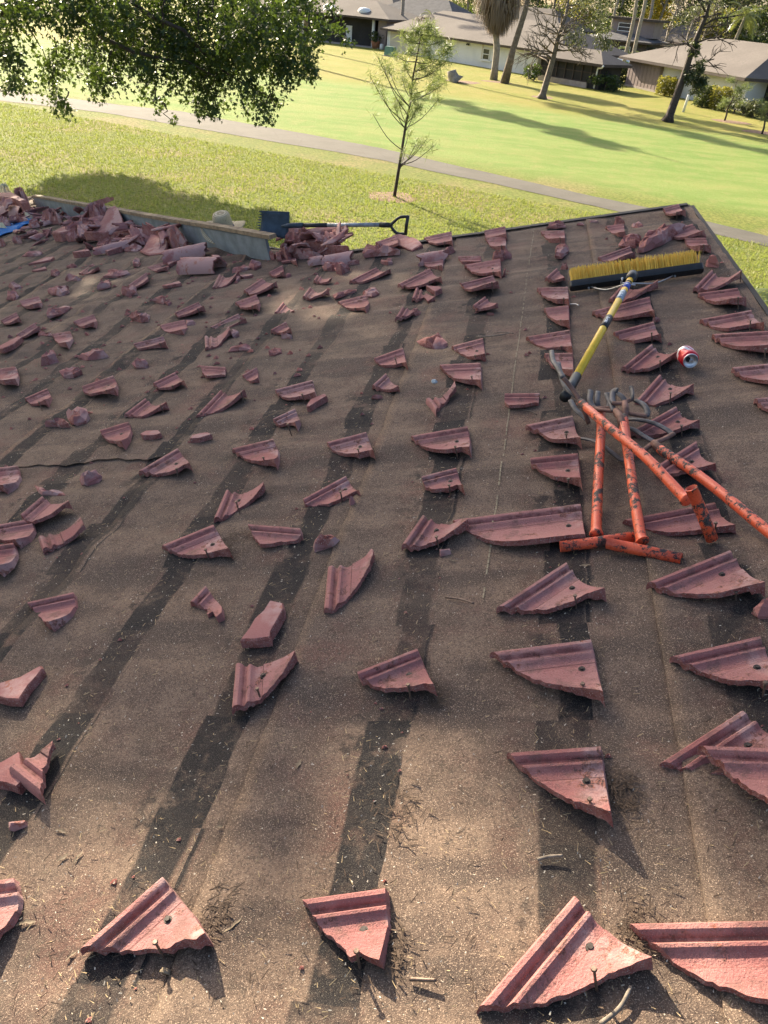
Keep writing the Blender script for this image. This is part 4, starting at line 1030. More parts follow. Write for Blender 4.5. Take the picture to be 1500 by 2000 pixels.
binv = (RFI @ mw).inverted()
J = binv @ R((1234, 541), .085); K = binv @ R((1122, 742), .050); K2 = binv @ R((1097, 778), .042)
ax = (K - J).normalized(); Lh = (K2 - J).length
def seg(name, a_, b_, r0, mat, r1=None, n=18):
    mb = MB(); mb.tube([J + ax * Lh * a_, J + ax * Lh * (a_ + b_) / 2, J + ax * Lh * b_], [r0, r0, r1 or r0], n); return mb.build(name, mat, br_, None, True)
seg('socket', -.02, .035, .026, MAT['black'], .020)
MAT['blue_label'] = simple('blue_sticker', (.035, .07, .36), .4, .2, 40); MAT['silver_label'] = simple('silver_sticker', (.30, .36, .42), .35, .35, 90, .3)
seg('handle', .036, .86, .0155, MAT['yellow'])
seg('label_band', .066, .078, .0163, MAT['black']); seg('blue_label', .085, .135, .0161, MAT['blue_label']); seg('silver_label', .165, .245, .0162, MAT['silver_label'])
seg('ferrule', .405, .500, .0168, MAT['black'])
gr = seg('grip_cap', .86, 1.0, .0185, MAT['black'], .0195)
MAT['white_print'] = simple('white_print', (.72, .75, .78), .5, .05)
mb = MB(); side = ax.cross(Vector((0, 0, 1))).normalized(); up = side.cross(ax).normalized()
if (binv.to_3x3() @ Vector((0, 0, 1))).dot(up) < 0: up = -up
def print_on(t_, s_, l_, w_, r_):             # a small printed bar on the upper side of the tube
    c_ = J + ax * Lh * t_
    ps = []
    for k_ in range(4):
        a_ = (s_ + w_ * (k_ / 3 - .5)) / r_; ps.append(side * math.sin(a_) * r_ + up * math.cos(a_) * r_)
    for p_, q_ in zip(ps, ps[1:]): mb.quad(c_ + p_, c_ + q_, c_ + q_ + ax * l_, c_ + p_ + ax * l_)
for t_, s_, l_, w_ in ((.428, 0, .006, .016), (.436, .001, .010, .005), (.446, -.003, .012, .003), (.446, .003, .012, .003), (.458, 0, .010, .012), (.470, 0, .004, .012)): print_on(t_, s_, l_, w_, .0172)
mb.build('white_print', MAT['white_print'], br_)
mb = MB()
for t_, s_, l_, w_ in ((.175, 0, .008, .018), (.20, -.004, .012, .004), (.20, .004, .012, .004), (.222, 0, .006, .016), (.10, 0, .010, .012)): print_on(t_, s_, l_, w_, .0165)
mb.build('sticker_print', MAT['white_print'], br_)
for sx_, px in ((-1, (1156, 553)), (1, (1322, 535))):
    p0 = binv @ R(px, .060); p2 = J + ax * Lh * .075 + up * .004
    p0 = Vector((p0.x, -.020, .0))
    mid = (p0 + p2) / 2 + Vector((0, -.022, -.004))
    mb = MB(); mb.tube(smooth_pts([p0, p0 * .75 + p2 * .25 + Vector((0, -.02, 0)), mid, p2], 5), .0032, 8); mb.build('brace_wire', MAT['wire'], br_, None, True)
    mb = MB(); mb.tube([p0 + Vector((sx_ * .01, .004, -.006)), p0 + Vector((sx_ * .01, -.006, -.006))], [.006, .005], 10); mb.build('bolt', MAT['wire'], br_, None, True)
mb = MB(); c_ = J + ax * Lh * .075; mb.tube([c_ + side * .034, c_ - side * .034], .0042, 8); mb.tube([c_ + side * .030, c_ + side * .03 + up * .026], .004, 8); mb.build('wing_bolt', MAT['wire'], br_, None, True)

# ------------------------------------------------------------------ crushed can
MAT['alu'] = simple('can_aluminium', (.55, .56, .58), .32, .12, 40, .9)
def make_can():
    t = NT('printed_can_red'); c = t.coord('Object'); x, y, z = t.sep(c)
    ang = t.math('ARCTAN2', x, z)
    sw = t.math('ADD', y, t.math('MULTIPLY', t.math('SINE', t.math('MULTIPLY', ang, 2.0)), .014))
    band = t.math('MULTIPLY', t.step(sw, .050, .053), t.step(sw, .066, .069, 1, 0))
    line = t.math('MULTIPLY', t.step(sw, .072, .074), t.step(sw, .077, .079, 1, 0))
    k = t.mix(t.noise(c, 30, 2), (.46, .010, .020), (.54, .016, .028)); k = t.mix(t.math('MAXIMUM', band, line), k, (.72, .70, .72))
    patch = t.math('MULTIPLY', t.step(y, .084, .086), t.math('MULTIPLY', t.step(ang, .1, .16), t.step(ang, 1.15, 1.2, 1, 0)))
    k = t.mix(patch, k, (.45, .58, .70))
    return t.pbr(k, .3, .25, None, .5)
MAT['can'] = make_can()
cp = R((1348, 704), .031)
ce = empty('drink_can', mw=roof_mat(cp.x, cp.y - .012, .034, math.radians(6)), label='crushed red drink can lying on its side with its opened end facing us', cat='can')
bm = bmesh.new(); rows = []; n = 40
prof_c = [(0, .0262), (.003, .0275), (.006, .0265), (.016, .0325), (.03, .0335), (.06, .033), (.085, .0325), (.10, .0315), (.112, .026)]
steps = []
for (a_, x_), (b_, y_) in zip(prof_c, prof_c[1:]):
    for k in range(3): steps.append((a_ + (b_ - a_) * k / 3, x_ + (y_ - x_) * k / 3))
steps.append(prof_c[-1])
for yy, rr in steps:
    row = []
    for q in range(n):
        a_ = 2 * math.pi * q / n; dent = 0
        if .02 < yy < .105:
            w_ = math.exp(-((yy - .062) / .013) ** 2); dent = w_ * .009 * max(0, math.sin(a_ * 1.0 + .6)) ** 2 + .0028 * w_ * math.sin(a_ * 5) + .0022 * noise.noise(Vector((math.cos(a_) * 2, math.sin(a_) * 2, yy * 60)))
        row.append(bm.verts.new((math.cos(a_) * (rr - dent) * 1.02, yy * .80, math.sin(a_) * (rr - dent) * .98)))
    rows.append(row)
for a_, b_ in zip(rows, rows[1:]):
    for q in range(n): bm.faces.new((a_[q], a_[(q + 1) % n], b_[(q + 1) % n], b_[q])).smooth = True
bm.faces.new(list(reversed(rows[-1]))); bm_obj('can_body', bm, MAT['can'], ce)
bm = bmesh.new(); rows = []
for yy, rr in ((.0045, .0272), (-.001, .0272), (-.002, .0258), (.0, .0245), (.005, .0235), (.0055, .012), (.0055, .0005)):
    rows.append([bm.verts.new((math.cos(2 * math.pi * q / n) * rr, yy, math.sin(2 * math.pi * q / n) * rr)) for q in range(n)])
for a_, b_ in zip(rows, rows[1:]):
    for q in range(n): bm.faces.new((a_[q], a_[(q + 1) % n], b_[(q + 1) % n], b_[q])).smooth = True
bm_obj('can_lid', bm, MAT['alu'], ce)
mb = MB(); m_ = [Vector((-.008 + .0085 * math.cos(a_ / 16 * 6.283), .0046, .005 + .0105 * math.sin(a_ / 16 * 6.283))) for a_ in range(16)]
mb.poly(m_); mb.build('mouth', simple('can_inside', (.01, .01, .012), .6, .2), ce)
mb = MB(); ring = [Vector((.003 + .0062 * math.cos(a_ / 14 * 6.283), .0032, -.005 + .0085 * math.sin(a_ / 14 * 6.283))) for a_ in range(15)]
mb.tube(ring, .0016, 6, False); mb.tube([Vector((-.001, .003, .004)), Vector((.001, .003, -.0005))], .004, 8); mb.build('pull_tab', MAT['alu'], ce, None, True)

# ------------------------------------------------------------------ shovel with teeth
VV = 5.92
MAT['blade'] = simple('blue_black_blade', (.045, .065, .085), .5, .35, 12, .2, .15, .002)
MAT['shaft'] = simple('scuffed_grey_shaft', (.30, .32, .34), .45, .4, 25, .3)
c4 = [VP(p, VV + dv) for p, dv in (((511, 411), .05), ((566, 414), .05), ((561, 468), -.02), ((507, 454), -.02))]
P0 = sum(c4, Vector()) / 4
sh = empty('shovel', mw=RF @ Matrix.Translation(P0), label='toothed tear-off shovel with square dark blade and D-grip, lying on the tile pile', cat='shovel')
q4 = [p - P0 for p in c4]; nb_ = (q4[1] - q4[0]).cross(q4[3] - q4[0]).normalized()
if nb_.y > 0: nb_ = -nb_
mb = MB(); nn = 8; grid = []
for i in range(nn + 1):
    row = []
    for j in range(nn + 1):
        s_, t_ = i / nn, j / nn
        p = (q4[0] * (1 - s_) + q4[1] * s_) * (1 - t_) + (q4[3] * (1 - s_) + q4[2] * s_) * t_
        row.append(p - nb_ * .018 * (1 - (2 * t_ - 1) ** 2) + nb_ * (.012 * max(0, s_ - .75)))
    grid.append(row)
for i in range(nn):
    for j in range(nn): mb.quad(grid[i][j], grid[i + 1][j], grid[i + 1][j + 1], grid[i][j + 1])
bo = mb.build('blade', MAT['blade'], sh, None, True, True); sm = bo.modifiers.new('thickness', 'SOLIDIFY'); sm.thickness = .004
mb = MB(); lx = (q4[0] - q4[1]).normalized()
for k in range(8):
    a_ = q4[0] + (q4[3] - q4[0]) * (k + .1) / 8; b_ = q4[0] + (q4[3] - q4[0]) * (k + .75) / 8
    m_ = (a_ + b_) / 2 + lx * .026; i = len(mb.v)
    for p in (a_, b_, m_): mb.v += [p, p - nb_ * .004]
    mb.f += [(i, i + 2, i + 4), (i + 1, i + 5, i + 3), (i, i + 4, i + 5, i + 1), (i + 2, i + 3, i + 5, i + 4)]
mb.build('teeth', MAT['blade'], sh)
sA = VP((563, 441), VV - .02) - P0; sB = VP((578, 440), VV - .02) - P0; sC = VP((592, 440), VV - .02) - P0; sD = VP((744, 439), VV - .10) - P0; sE = VP((764, 440), VV - .11) - P0
mb = MB(); mb.tube([sA - (sB - sA) * .9, sA, sB, sC], [.008, .018, .020, .019], 12); mb.build('socket', MAT['blade'], sh, None, True)
mb = MB(); mb.tube([sC - (sD - sC) * .01, sC * .68 + sD * .32], .0158, 12); mb.build('shaft_sleeve', MAT['black'], sh, None, True)
mb = MB(); mb.tube([sC * .69 + sD * .31, sD], .0150, 12); mb.build('shaft', MAT['shaft'], sh, None, True)
dg = lambda p: VP(p, VV - .12) - P0
mb = MB(); mb.tube([sD - (sE - sD) * .1, sE], [.0195, .0175], 12)
mb.tube(smooth_pts([dg((763, 440)), dg((772, 431)), dg((782, 424)), dg((797, 423))], 5), [.010] * 30 if False else .0105, 10)
mb.tube(smooth_pts([dg((763, 441)), dg((769, 450)), dg((777, 456)), dg((791, 457))], 5), .0105, 10)
mb.tube([dg((797, 421)), dg((794, 440)), dg((792, 458.5))], .0125, 10); mb.build('grip', MAT['black'], sh, None, True)

# ------------------------------------------------------------------ straw hat on the board
def make_straw():
    t = NT('woven_straw'); c = t.coord('Object'); w_ = t.n('TexWave', wave_type='BANDS', bands_direction='Z'); t.t.links.new(c, w_.inputs[0]); w_.inputs['Scale'].default_value = 55; w_.inputs['Distortion'].default_value = 1.2
    n = t.noise(c, 70, 3, .6); k = t.mix(t.step(w_.outputs[1], .2, .7), (.34, .27, .16), (.58, .49, .33)); k = t.mix(t.step(n, .55, .7, 0, .5), k, (.22, .18, .12))
    return t.pbr(k, .85, 0, t.bump(w_.outputs[1], .6, .004))
MAT['straw'] = make_straw(); MAT['band'] = simple('purple_hat_band', (.05, .04, .09), .8, .5, 60)
hb = VP((438, 450), 6.62)
he = empty('straw_hat', mw=RF @ Matrix.Translation(hb) @ Matrix.Rotation(math.radians(8), 4, 'Y') @ Matrix.Rotation(math.radians(14), 4, 'X'), label='woven straw hat with a dark band sitting on top of the board', cat='hat'); he.scale = (.88, .88, .88)
def lathe(name, prof_, mat, n=28, wave=None, parent=None):
    bm = bmesh.new(); rows = []
    for k, (r0, z0) in enumerate(prof_):
        row = []
        for q in range(n):
            a_ = 2 * math.pi * q / n; z_ = z0 + (wave(a_, r0) if wave else 0); row.append(bm.verts.new((r0 * math.cos(a_) * 1.0, r0 * math.sin(a_) * 1.08, z_)))
        rows.append(row)
    for a_, b_ in zip(rows, rows[1:]):
        for q in range(n): bm.faces.new((a_[q], a_[(q + 1) % n], b_[(q + 1) % n], b_[q])).smooth = True
    bm.faces.new(rows[-1])
    o = bm_obj(name, bm, mat, parent); s_ = o.modifiers.new('thickness', 'SOLIDIFY'); s_.thickness = .004; return o
lathe('crown', [(.098, .0), (.096, .03), (.090, .09), (.084, .145), (.075, .165), (.05, .174), (.01, .170)], MAT['straw'], parent=he)
lathe('hat_band', [(.1015, .006), (.1005, .03), (.0985, .045), (.097, .045)], MAT['band'], parent=he).modifiers.clear()
bmb = bmesh.new(); rows = []
for r0, z0 in ((.099, .003), (.13, .0), (.17, -.004), (.215, .004)):
    rows.append([bmb.verts.new((r0 * math.cos(q / 28 * 6.283), r0 * 1.08 * math.sin(q / 28 * 6.283), z0 + (r0 - .099) * (.35 * math.cos(2 * (q / 28 * 6.283)) + .1))) for q in range(28)])
for a_, b_ in zip(rows, rows[1:]):
    for q in range(28): bmb.faces.new((a_[q], a_[(q + 1) % 28], b_[(q + 1) % 28], b_[q])).smooth = True
o = bm_obj('brim', bmb, MAT['straw'], he); o.modifiers.new('thickness', 'SOLIDIFY').thickness = .004

# ------------------------------------------------------------------ small loose things on the felt
MAT['dry_leaf'] = simple('dry_leaf', (.20, .155, .105), .8, .45, 70); MAT['twig'] = simple('grey_twig', (.20, .165, .13), .85, .35, 80)
def dry_leaf(p, ln, ang, label, curl=.3, wd=.36):
    c = R(p, 0); ln *= .78; sd = p[0] * .37; wd *= .8 + .3 * math.sin(sd); V = []; F = []; nl = 7
    for i in range(nl + 1):
        t_ = i / nl; x = (t_ - .5) * ln; w_ = ln * wd * .5 * math.sin(math.pi * min(1, t_ * .96 + .03)) ** .8; z = .002 + curl * ln * .3 * (2 * t_ - 1) ** 2 * (.5 + .8 * math.sin(sd * 2)); yb = ln * .10 * math.sin(sd * 3) * (2 * t_ - 1) ** 2 + ln * .02 * math.sin(i * 2.1 + sd)
        V += [(x, yb - w_ * (.8 + .25 * math.sin(i * 1.7 + sd)), z + curl * w_ * (.9 + math.sin(sd + i * .8))), (x, yb, z), (x, yb + w_ * (.85 + .2 * math.sin(i * 2.3 + sd)), z + curl * w_ * (.8 + math.sin(sd * 1.7 + i * .6)))]
    for i in range(nl):
        for j in (0, 1): a_ = i * 3 + j; F.append((a_, a_ + 3, a_ + 4, a_ + 1))
    o = mesh_obj('dry_leaf', V, F, MAT['dry_leaf'], None, roof_mat(c.x, c.y, rough_h(c.x, c.y), math.radians(ang)), True)
    tag(o, label, 'leaf', 'dry leaves on the felt')
for p, ln, an, lb in (((135, 1862), .030, 60, 'folded pale leaf just below the tip of the sunlit lower-left shard'), ((50, 1800), .05, 15, 'curled brown leaf beside the shard cut off by the left edge'), ((118, 1620), .040, -10, 'broad grey leaf near the left edge, below the leaning pair of shards'),
    ((122, 1675), .032, 50, 'narrow grey leaf, left one of two side by side at lower left'), ((152, 1672), .036, 80, 'broader grey leaf, right one of two side by side at lower left'), ((428, 1612), .022, -5, 'small leaf on the dark felt strip at the lower left'),
    ((455, 1805), .050, 50, 'long curled leaf right of the sunlit lower-left shard'), ((582, 1490), .034, 80, 'oval grey leaf alone on the felt left of the bottom-centre strip'), ((240, 1250), .022, -10, 'pale leaf on the felt right of the mossy shard'),
    ((730, 1248), .028, 45, 'small grey leaf above the shard with two nails at centre'), ((603, 1236), .034, 60, 'forked grey leaf right of the upside-down standing piece'), ((1143, 1106), .036, 5, 'pale greenish leaf lying by the tilted shard under the orange grip bars'),
    ((1046, 1420), .026, 80, 'grey round leaf left of the shard row on the right felt strip'), ((884, 1093), .028, -20, 'thin grey leaf below the chip near the long tile piece'), ((475, 1043), .030, 10, 'pale leaf in the debris left of the loose flat shard'),
    ((232, 1007), .016, 0, 'cream scrap of leaf under the strip-shaped shard'), ((308, 1035), .02, 40, 'small leaf between two left courses'), ((1178, 835), .02, 10, 'leaf scrap under the fork heads')):
    dry_leaf(p, ln, an, lb)
def stick(p, q, r0, label, name='twig', mat='twig', cat='twig', h0=.006, h1=.012, bend=.0):
    A_, B_ = R(p, h0), R(q, h1); o_ = A_.copy(); o_.z = 0
    m_ = (A_ + B_) / 2 + Vector((-(B_ - A_).y, (B_ - A_).x, 0)) * bend
    mb = MB(); mb.tube([p_ - o_ for p_ in smooth_pts([A_, m_, B_], 4)], [r0] * 5 + [r0 * .85] * 4, 7)
    o = mb.build(name, MAT[mat], None, roof_mat(o_.x, o_.y, rough_h(o_.x, o_.y)), True); tag(o, label, cat)
stick((1172, 1988), (1232, 1915), .0036, 'bent grey twig at the bottom, below the largest front shard', bend=-.09)
stick((798, 1903), (850, 1905), .0034, 'loose threaded screw lying right of the bottom-centre shard', 'loose_screw', 'nail', 'screw')
stick((870, 1165), (925, 1177), .0028, 'loose bent nail lying left of the tilted centre-right shard', 'loose_nail', 'nail', 'nail', bend=.06)
stick((1018, 797), (1048, 806), .002, 'thin wire with a dark knob lying on the felt left of the forks', 'wire_scrap', 'dark_nail', 'wire', bend=.1)
stick((1110, 594), (1130, 596), .003, 'bent steel clip beside the course at the broom’s left end'.replace('’', "'"), 'steel_clip', 'wire', 'clip', bend=.2)
stick((930, 655), (995, 648), .003, 'dark curved twig by the debris near the middle of the roof', bend=-.1)
stick((970, 648), (1003, 650), .002, 'short thin twig end beside the dark curved one', bend=.1)
stick((1048, 1668), (1098, 1660), .003, 'brown twig lying left of the dark strip at the lower right', bend=.05)
stick((318, 1895), (322, 1885), .010, 'pale snail-like pebble in the nail’s shadow at lower left'.replace('’', "'"), 'pebble', 'dry_leaf', 'pebble', h0=.008, h1=.010)

# litter: needles, straw and chips too many to count
def litter(name, n, vfun, lmin, lmax, wid, mat, label, cat):
    V = np.zeros((n * 4, 3)); Q = np.arange(n * 4).reshape(n, 4); k = 0; r_ = random.Random(len(name) * 7 + n)
    while k < n:
        u, v = vfun(r_)
        if u > .80 or v > vmax(u) - .03 or v < -.2: continue
        a_ = r_.uniform(0, 3.1416); L = r_.uniform(lmin, lmax); w_ = wid * r_.uniform(.6, 1.6); z = rough_h(u, v) + .0025
        dx, dy = math.cos(a_) * L / 2, math.sin(a_) * L / 2; nx_, ny_ = -math.sin(a_) * w_ / 2, math.cos(a_) * w_ / 2; t1, t2 = r_.uniform(0, .004), r_.uniform(0, .004)
        V[k * 4:k * 4 + 4] = [(u - dx - nx_, v - dy - ny_, z + t1), (u - dx + nx_, v - dy + ny_, z + t1 + .0006), (u + dx + nx_ * .6, v + dy + ny_ * .6, z + t2 + .0006), (u + dx - nx_ * .6, v + dy - ny_ * .6, z + t2)]
        k += 1
    o = np_mesh(name, V, Q, mat, None, RF); tag(o, label, cat, kind='stuff')
def on_band(r_):
    v = abs(r_.gauss(0, 2.2)) + .3; k = r_.randint(-9, 2); return U0 + k * CW - r_.uniform(-.02, .14), v
def anywhere(r_):
    v = .2 + 4.5 * r_.random() ** 1.7; return r_.uniform(-.55 * v - .75, .35 + .28 * v), v
MAT['straw_bit'] = simple('straw_litter', (.36, .27, .15), .8, .35, 90); MAT['dark_bit'] = simple('brown_litter', (.085, .058, .04), .9, .4, 90); MAT['pale_bit'] = simple('pale_litter', (.52, .47, .38), .8, .2, 90)
litter('straw_litter', 3600, anywhere, .003, .015, .0011, MAT['straw_bit'], 'straw slivers and pine needles strewn over the felt', 'litter')
litter('straw_litter', 3200, on_band, .003, .016, .0012, MAT['straw_bit'], 'straw slivers gathered along the dark strips', 'litter')
litter('brown_litter', 3500, anywhere, .004, .02, .0016, MAT['dark_bit'], 'brown bark bits and needles strewn over the felt', 'litter')
litter('pale_litter', 2600, on_band, .002, .006, .0016, MAT['pale_bit'], 'pale chips gathered along the dark strips', 'litter')
litter('pale_litter', 2600, anywhere, .002, .005, .0014, MAT['pale_bit'], 'pale specks strewn over the felt', 'litter')
def clump(p, n, sp, label):
    c = R(p, 0)
    litter('moss_litter', int(n * .6), lambda r_: (c.x + r_.gauss(0, sp), c.y + r_.gauss(0, sp * 1.3)), .006, .026, .0022, MAT['dark_bit'], label, 'litter')
for p, n, sp in (((400, 1800), 220, .022), ((765, 1850), 160, .016), ((1215, 1545), 260, .020), ((1250, 1800), 200, .022), ((455, 1060), 200, .03), ((770, 1570), 140, .03), ((850, 1355), 120, .018), ((420, 1775), 120, .02)):
    clump(p, n, sp, 'dark mossy needles heaped beside a tile shard')
# crumbs of tile
V, Q = [], []; r_ = random.Random(5)
for i in range(430):
    v = .4 + 5 * r_.random() ** 1.2
    u = U0 + r_.randint(-10, 2) * CW - r_.gauss(.06, .07)
    if u > .79 or v > vmax(u) - .03: continue
    s_ = r_.uniform(.002, .009) * (1.4 if v > 2.5 else .8); z = rough_h(u, v); j = len(V)
    V += [(u + r_.uniform(-s_, s_), v + r_.uniform(-s_, s_), z - .001 + (k > 2) * s_ * .8) for k in range(5)]
    V[j:j + 5] = [(u - s_, v - s_ * .6, z), (u + s_, v - s_ * r_.random(), z), (u + s_ * .4, v + s_, z), (u - s_ * .7, v + s_ * .6, z), (u + r_.uniform(-.4, .4) * s_, v, z + s_ * r_.uniform(.6, 1.2))]
    Q += [(j, j + 1, j + 4), (j + 1, j + 2, j + 4), (j + 2, j + 3, j + 4), (j + 3, j, j + 4)]
for i in range(900):                         # more of them on the far left, where whole tiles were smashed
    v = 3.0 + 8 * r_.random(); u = -1.2 - r_.random() * (.75 * v)
    if u < -9 or v > vmax(u) - .05: continue
    s_ = r_.uniform(.004, .020); z = rough_h(u, v); j = len(V)
    V += [(u - s_, v - s_ * .6, z), (u + s_, v - s_ * r_.random(), z), (u + s_ * .4, v + s_, z), (u - s_ * .7, v + s_ * .6, z), (u + r_.uniform(-.4, .4) * s_, v, z + s_ * r_.uniform(.5, 1.1))]
    Q += [(j, j + 1, j + 4), (j + 1, j + 2, j + 4), (j + 2, j + 3, j + 4), (j + 3, j, j + 4)]
o = np_mesh('tile_crumbs', np.array(V), np.array(Q), MAT['break'], None, RF); tag(o, 'tiny red tile crumbs strewn along the courses', 'crumbs', kind='stuff')

# ------------------------------------------------------------------ lawn, cart path
PA, PB = G(0, 188), G(1490, 459); pdir = (PB - PA).normalized(); pnor = Vector((-pdir.y, pdir.x, 0)); pnor = pnor if pnor.y > 0 else -pnor
def make_lawn():
    t = NT('lawn_grass'); c = t.coord('Object'); x, y, z = t.sep(c)
    p = t.math('ADD', t.math('MULTIPLY', t.math('SUBTRACT', x, PA.x), pnor.x), t.math('MULTIPLY', t.math('SUBTRACT', y, PA.y), pnor.y))
    n1 = t.noise(c, .22, 4, .6); n2 = t.noise(c, 1.1, 4, .65); n3 = t.noise(c, 7, 4, .7); n4 = t.noise(c, 34, 3, .7)
    mow = t.noise(t.coord('Object', (.25, .9, 1)), .8, 3, .5)
    near = t.mix(t.step(n2, .35, .65), (.165, .205, .036), (.230, .230, .055))
    near = t.mix(t.step(n1, .48, .62, 0, .85), near, (.29, .225, .10))
    near = t.mix(t.step(n3, .40, .62, 0, .85), near, (.085, .115, .020)); near = t.mix(t.step(n4, .55, .72, 0, .55), near, (.36, .31, .12))
    fair = t.mix(t.step(mow, .38, .62), (.150, .245, .050), (.218, .285, .076)); fair = t.mix(t.step(n3, .38, .62, 0, .6), fair, (.150, .205, .042)); fair = t.mix(t.step(n2, .48, .66, 0, .55), fair, (.255, .255, .085)); fair = t.mix(t.step(n4, .56, .70, 0, .5), fair, (.30, .30, .12))
    fair = t.mix(t.step(n1, .45, .7, 0, .35), fair, (.27, .27, .085))
    rough = t.mix(t.step(n1, .35, .65), (.265, .245, .060), (.215, .225, .042)); rough = t.mix(t.step(n2, .5, .75, 0, .6), rough, (.33, .235, .090))
    rough = t.mix(t.step(n3, .45, .7, 0, .3), rough, (.16, .18, .036))
    wob = t.math('MULTIPLY_ADD', n1, 6.0, -3.0); pw = t.math('ADD', p, wob)
    k = t.mix(t.step(p, 1.5, 5.5), near, fair)
    k = t.mix(t.step(pw, 25, 31), k, rough)
    return t.pbr(k, .9, 0, t.bump(t.math('ADD', n3, n4), .8, .06), .15)
MAT['lawn'] = make_lawn()
mb = MB(); xs = [-500, -120, -60, -40, -30, -20, -10, 0, 10, 20, 40, 80, 500]; ysg = [-60, -10, 5, 12, 18, 24, 30, 38, 46, 60, 80, 110, 160, 300, 900]
vs_ = [Vector((x, y, 0)) for x in xs for y in ysg]; fs_ = []
for i in range(len(xs) - 1):
    for j in range(len(ysg) - 1): a = i * len(ysg) + j; fs_.append((a, a + len(ysg), a + len(ysg) + 1, a + 1))
o = mesh_obj('lawn', vs_, fs_, MAT['lawn'], None, None, True); tag(o, 'broad sunlit lawn and fairway', kind='structure')
def make_path():
    t = NT('worn_asphalt_path'); c = t.coord('Object'); n1 = t.noise(c, .8, 4, .6); n2 = t.noise(c, 9, 4, .7); n3 = t.noise(c, 60, 3, .6)
    v = t.n('TexVoronoi', feature='DISTANCE_TO_EDGE'); t.t.links.new(t.noise(c, .6, 2, .5, 0, 1), v.inputs[0]) if False else t.t.links.new(c, v.inputs[0]); v.inputs['Scale'].default_value = .55
    k = t.mix(t.step(n1, .3, .7), (.078, .072, .058), (.105, .097, .080)); k = t.mix(t.step(n2, .5, .7, 0, .5), k, (.085, .075, .066)); k = t.mix(t.step(n3, .55, .7, 0, .4), k, (.17, .155, .125))
    crack = t.step(v.outputs[0], .004, .02, 1, 0); k = t.mix(t.math('MULTIPLY', crack, t.step(n2, .4, .6, .0, .7)), k, (.07, .06, .05))
    return t.pbr(k, .9, 0, t.bump(n3, .5, .01))
MAT['path'] = make_path()
up = [(-60, 167), (0, 175), (250, 207), (350, 217), (500, 245), (600, 262), (750, 291), (900, 326), (1000, 348), (1136, 379), (1256, 404), (1356, 427), (1498, 461), (1580, 482)]
lo = [(-60, 189), (0, 197), (200, 220), (400, 254), (550, 280), (650, 296), (760, 316), (853, 337), (950, 356), (1056, 380), (1196, 411), (1374, 452), (1498, 482), (1580, 503)]
def resample(l, n=90):
    out = []; xs_ = [l[0][0] + (l[-1][0] - l[0][0]) * i / n for i in range(n + 1)]
    for x in xs_:
        for a, b in zip(l, l[1:]):
            if a[0] <= x <= b[0]: out.append((x, a[1] + (b[1] - a[1]) * (x - a[0]) / (b[0] - a[0]))); break
    return out
U_, L_ = resample(up), resample(lo); vs_ = []
for i, (a, b) in enumerate(zip(U_, L_)):
    A_, B_ = G(*a), G(*b)
    A_ += pnor * .10 * noise.noise(Vector((i * .9, 3, 0))); B_ += pnor * .10 * noise.noise(Vector((i * .9, 9, 0)))
    for k in range(5): q = B_ + (A_ - B_) * k / 4; q.z = .012 + .012 * math.sin(math.pi * k / 4); vs_.append(q)
ext = (vs_[5] - vs_[0])
fs_ = []
for i in range(len(U_) - 1):
    for k in range(4): fs_.append((i * 5 + k, i * 5 + 5 + k, i * 5 + 6 + k, i * 5 + 1 + k))
for end in (0, 1):                            # the path goes on to both sides of the frame
    e0 = 0 if end == 0 else (len(U_) - 1) * 5; j = len(vs_); s_ = -1 if end == 0 else 1
    for k in range(5): vs_.append(vs_[e0 + k] + pdir * 60 * s_)
    for k in range(4): fs_.append((e0 + k, e0 + k + 1, j + k + 1, j + k))
o = mesh_obj('path', vs_, fs_, MAT['path'], None, None, True); tag(o, 'worn grey cart path crossing the lawn', kind='structure')

# grass blades on the near lawn
def grass(name, n, gen, hmin, hmax, mat, label, w=.018):
    P = gen(n); n = len(P); h = rng.uniform(hmin, hmax, n); a = rng.uniform(0, 2 * np.pi, n); lean = rng.uniform(.1, .7, n)
    d = np.stack([np.cos(a), np.sin(a), np.zeros(n)], 1); s = np.stack([-np.sin(a), np.cos(a), np.zeros(n)], 1)
    tip = P + d * (lean * h)[:, None] + np.array([0, 0, 1.0]) * h[:, None]
    ww = (w * rng.uniform(.6, 1.4, n))[:, None]
    V = np.stack([P - s * ww, P + s * ww, tip], 1).reshape(-1, 3); F = np.arange(3 * n).reshape(n, 3)
    o = np_mesh(name, V, F, mat); tag(o, label, 'grass', kind='stuff'); return o
def gl(name, c1, c2, tr, fac=.5):
    t = NT(name); c = t.coord('Object'); n = t.noise(c, .5, 4, .65); n2 = t.noise(c, 3.5, 3, .6)
    k = t.mix(t.step(n, .35, .65), c1, c2); k = t.mix(t.step(n2, .52, .68, 0, .75), k, (.30, .235, .11)); return t.leaf(k, t.mix(t.step(n2, .5, .75, 0, .5), tr, (.34, .27, .09)), fac, .55)
MAT['blade_grass'] = gl('near_grass_blades', (.085, .140, .025), (.205, .212, .062), (.26, .31, .06), .45)
def near_area(n):
    q = []; tot = 0
    while tot < n:
        y = 13 + 34 * rng.random(n) ** .8; x = -.92 * y - 1 + rng.random(n) * (1.35 * y + 4); p = (x - PA.x) * pnor.x + (y - PA.y) * pnor.y
        m = (p < -1.5); q.append(np.stack([x[m], y[m], np.zeros(m.sum())], 1)); tot += m.sum()
    return np.concatenate(q)[:n]
grass('grass', 130000, near_area, .03, .10, MAT['blade_grass'], 'short yellow-green grass of the near lawn')
MAT['mulch'] = simple('pine_straw_mulch', (.20, .125, .075), .9, .35, 4, 0, .5, .02)
